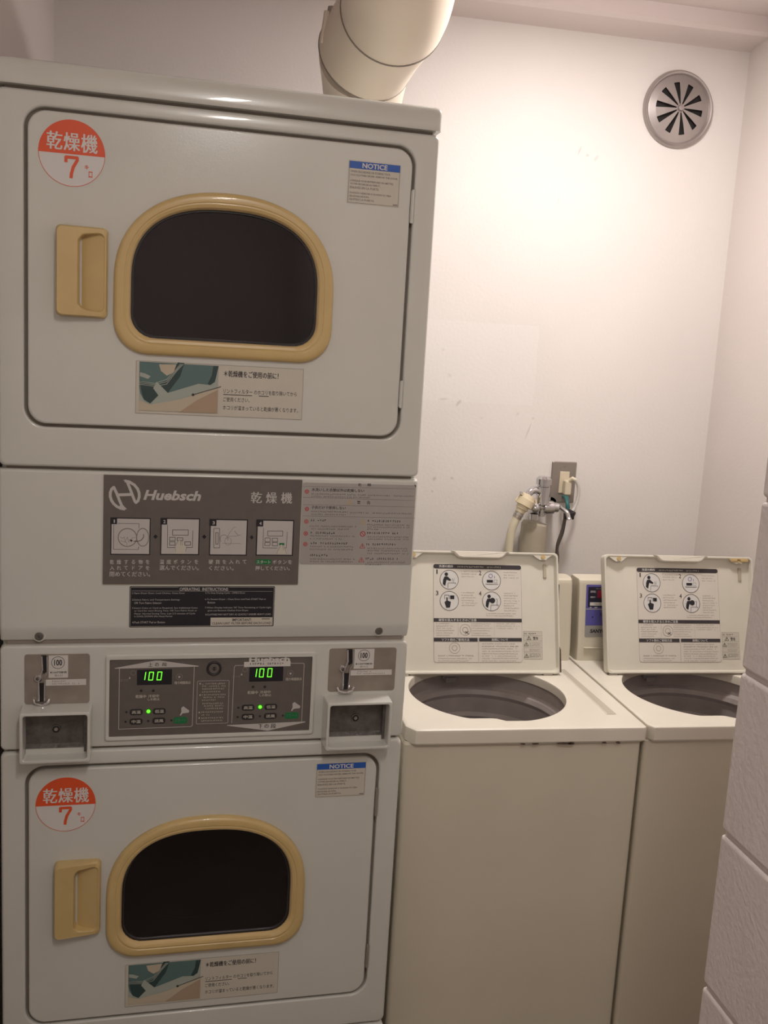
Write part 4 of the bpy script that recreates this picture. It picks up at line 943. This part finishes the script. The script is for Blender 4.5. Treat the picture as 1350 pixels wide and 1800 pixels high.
# ================================================================== VENT
VT = thing('round_vent', 'round grey metal wall vent with ten radial slots', 'vent', (1.5235, .95, 2.2425))
b = MB(); b.lathe([(.098, 0), (.0985, -.004), (.096, -.011), (.092, -.0145), (.088, -.013), (.0860, -.008), (.0850, -.006)], 'fan', (0, 0, 0), 'Y', 72); b.build('rim', VT)
b = MB(); n = 10; st = 6
def fp(r, a):    # dished face
    return (r * math.cos(a), -.006 - .014 * (1 - (r / .085) ** 2) * .9, r * math.sin(a))
rings_r = [.085, .083, .066, .040, .020, .011, .009]
off = math.radians(12)
for j in range(n):
    a0 = off + 2 * PI * j / n; a1 = a0 + 2 * PI / n; hs = .40
    am0, am1 = lerp(a0, a1, .5 - hs / 2), lerp(a0, a1, .5 + hs / 2)
    for ra, rb in zip(rings_r[:-1], rings_r[1:]):
        slot_ = (ra <= .0661 and rb >= .0109)
        for p, q_ in (((a0, am0), 0), ((am0, am1), 1), ((am1, a1), 0)):
            if q_ == 1 and slot_: continue
            for k in range(4):
                t0, t1 = lerp(p[0], p[1], k / 4), lerp(p[0], p[1], (k + 1) / 4)
                b.add([fp(ra, t0), fp(ra, t1), fp(rb, t1), fp(rb, t0)], [(0, 1, 2, 3)], 'fan')
b.build('slotted_face', VT, ang=60)
b = MB(); b.lathe([(.009, -.016), (.009, -.020), (.0065, -.024), (.001, -.025)], 'fan', (0, 0, 0), 'Y', 24, cap1=True); b.build('centre_knob', VT)
b = MB(); b.lathe([(.084, -.002), (.084, -.003)], 'slot', (0, 0, 0), 'Y', 48, cap0=True, cap1=True); b.build('backing', VT)

# ================================================================== TAP, HOSE, OUTLET, CORDS
# wrapped pipe
b = MB(); b.tube([(0, 0, -.30), (0, 0, .0), (.002, 0, .140), (.003, 0, .146)], [.036, .036, .036, .032], 'cover', 28)
o = b.build('wrapped_pipe', loc=(1.206, .905, .985)); tag(o, 'thick beige wrapped pipe running down the wall below the tap', 'pipe')
TP = thing('water_tap', 'chrome washing machine tap on the back wall, left of the outlet', 'tap', (1.228, .93, 1.19))
def tr(p): return (p[0] - 1.228, p[1] - .93, p[2] - 1.19)
b = MB(); b.tube([tr(p) for p in ((1.262, .95, 1.176), (1.262, .944, 1.176))], .020, 'chrome', 24); b.tube([tr(p) for p in ((1.262, .95, 1.176), (1.262, .885, 1.176))], .010, 'chrome', 18)
b.tube([tr(p) for p in ((1.262, .885, 1.176), (1.190, .88, 1.178))], [.0135, .0135], 'chrome', 20)
b.lathe([(.001, .004), (.0175, .004), (.0195, -.002), (.0195, -.018), (.0175, -.024), (.001, -.024)], 'chrome', tr((1.244, .88, 1.176)), 'X', 24); b.build('tap_body', TP)
b = MB(); b.lathe([(.0105, -.030), (.0105, -.004), (.0185, .004), (.0185, .050), (.0165, .052), (.0165, .056), (.0210, .057), (.0210, .072), (.0150, .078), (.001, .079)], 'chrome', tr((1.216, .88, 1.182)), 'Z', 8 * 4, cap1=True); b.build('valve_stem', TP, ang=25)
b = MB(); b.tube(spline([tr(p) for p in ((1.210, .878, 1.212), (1.196, .872, 1.222), (1.180, .868, 1.222), (1.168, .864, 1.211), (1.160, .862, 1.199))], 5), .0098, 'chrome', 16)
b.tube([tr((1.152, .858, 1.212)), tr((1.143, .852, 1.218))], .004, 'chrome', 10); b.build('spout', TP)
b = MB(); b.lathe([(.001, -.014), (.009, -.0125), (.0140, -.005), (.0145, .0), (.0140, .005), (.009, .0125), (.001, .014)], 'chrome', tr((1.192, .866, 1.176)), 'Z', 24); b.lathe([(.010, -.030), (.012, -.028), (.012, -.012)], 'chrome', tr((1.192, .868, 1.172)), 'Z', 20, cap0=True); b.build('ball_joint', TP)
b = MB(); b.tube(spline([tr(p) for p in ((1.272, .885, 1.176), (1.284, .868, 1.166), (1.288, .858, 1.148))], 4), [.006] * 8 + [.0075], 'chrome', 12); b.build('side_lever', TP)
HS = thing('inlet_hose', 'cream water hose with ivory snap connector hanging from the tap', 'hose', (1.160, .86, 1.18))
def hr(p): return (p[0] - 1.160, p[1] - .86, p[2] - 1.18)
ax = Vector((.40, .05, .80)).normalized()
c0 = Vector(hr((1.166, .862, 1.200)))
b = MB(); b.tube([tuple(c0 + ax * t_) for t_ in (.012, .000, -.001, -.020, -.021, -.030, -.031, -.040)], [.018, .021, .024, .024, .0175, .0175, .0145, .0125], 'hosenut', 20)
sd_ = ax.cross(Vector((0, 1, 0))).normalized()
b.tube([tuple(c0 + sd_ * -.022 + ax * .010), tuple(c0 + sd_ * -.034 - ax * .004), tuple(c0 + sd_ * -.038 - ax * .018)], .0032, 'hosenut', 8)
b.tube([tuple(c0 + sd_ * .022 + ax * .004), tuple(c0 + sd_ * .026 - ax * .018)], .0028, 'hosenut', 8); b.build('connector', HS)
e0 = c0 - ax * .040; e1 = c0 - ax * .062
b = MB(); b.tube([tuple(e0), tuple(c0 - ax * .058)], .0125, 'steel', 16); b.tube([tuple(c0 - ax * .046), tuple(c0 - ax * .049)], .0140, 'chrome', 16); b.build('hose_clamp', HS)
b = MB(); b.tube(spline([tuple(e0), tuple(e1), tuple(e1 + Vector((-.010, 0, -.035))), tuple(e1 + Vector((-.013, -.002, -.09))), tuple(e1 + Vector((-.010, -.01, -.18))), tuple(e1 + Vector((.0, -.04, -.30)))], 8), .0110, 'hose', 16); b.build('hose', HS)

PO = thing('power_outlet', 'grey metal wall outlet plate with ivory socket, right of the tap', 'power outlet', (1.2955, .95, 1.238))
b = MB(); b.T = Matrix.Identity(4); slab(b, lambda i: rrect(-.0355 + i, -.057 + i, .0355 - i, .057 - i, .003, 4), [(0, 0), (0, -.004), (.002, -.006)], 'outlet'); b.lathe([(.0022, -.006), (.0018, -.0072)], 'seam', (0, 0, .044), 'Y', 12, cap1=True); b.build('plate', PO)
b = MB(); b.box(-.0125, .0155, -.0085, -.0055, -.030, .030, 'ivory', .0012); b.build('socket', PO)
PG = thing('appliance_cable', 'grey power cable with ivory plug hanging from the wall outlet', 'cable', (1.300, .94, 1.215))
def pr(p): return (p[0] - 1.300, p[1] - .94, p[2] - 1.215)
b = MB(); b.box(-.008, .011, -.024, .0008, -.010, .032, 'ivory', .005); b.tube([(.004, -.018, .030), (.010, -.026, .038), (.018, -.030, .034)], [.007, .006, .005], 'ivory', 12); b.build('plug', PG)
b = MB(); b.tube(spline([(.016, -.030, .036), (.026, -.032, .018), (.027, -.034, -.012), (.018, -.038, -.040), (.004, -.045, -.056), (-.010, -.050, -.072)], 6), .0048, 'cordlight', 12); b.build('light_lead', PG)
b = MB(); b.tube(spline([(-.012, -.052, -.060), (-.016, -.050, -.10), (-.024, -.045, -.140), (-.024, -.04, -.175), (-.036, -.035, -.20), (-.060, -.03, -.26)], 6), .0042, 'cord', 10)
b.tube(spline([(-.010, -.050, -.070), (-.013, -.047, -.11), (-.022, -.042, -.150), (-.018, -.04, -.18), (-.018, -.035, -.22), (-.020, -.03, -.27)], 6), .0034, 'cord', 10); b.build('dark_lead', PG)
b = MB(); b.tube([(-.012, -.052, -.046), (.012, -.054, -.058)], .0085, 'rubber', 12); b.box(-.016, .010, -.064, -.045, -.070, -.050, 'rubber', .003); b.build('cord_junction', PG)
b = MB(); b.tube(spline([(-.006, -.012, -.014), (-.008, -.035, -.016), (-.009, -.052, -.03), (-.008, -.054, -.05)], 5), .0052, 'teal', 10); b.tube([(-.002, -.030, -.012), (-.003, -.052, -.04)], .003, 'teal', 8); b.build('ground_wire', PG)
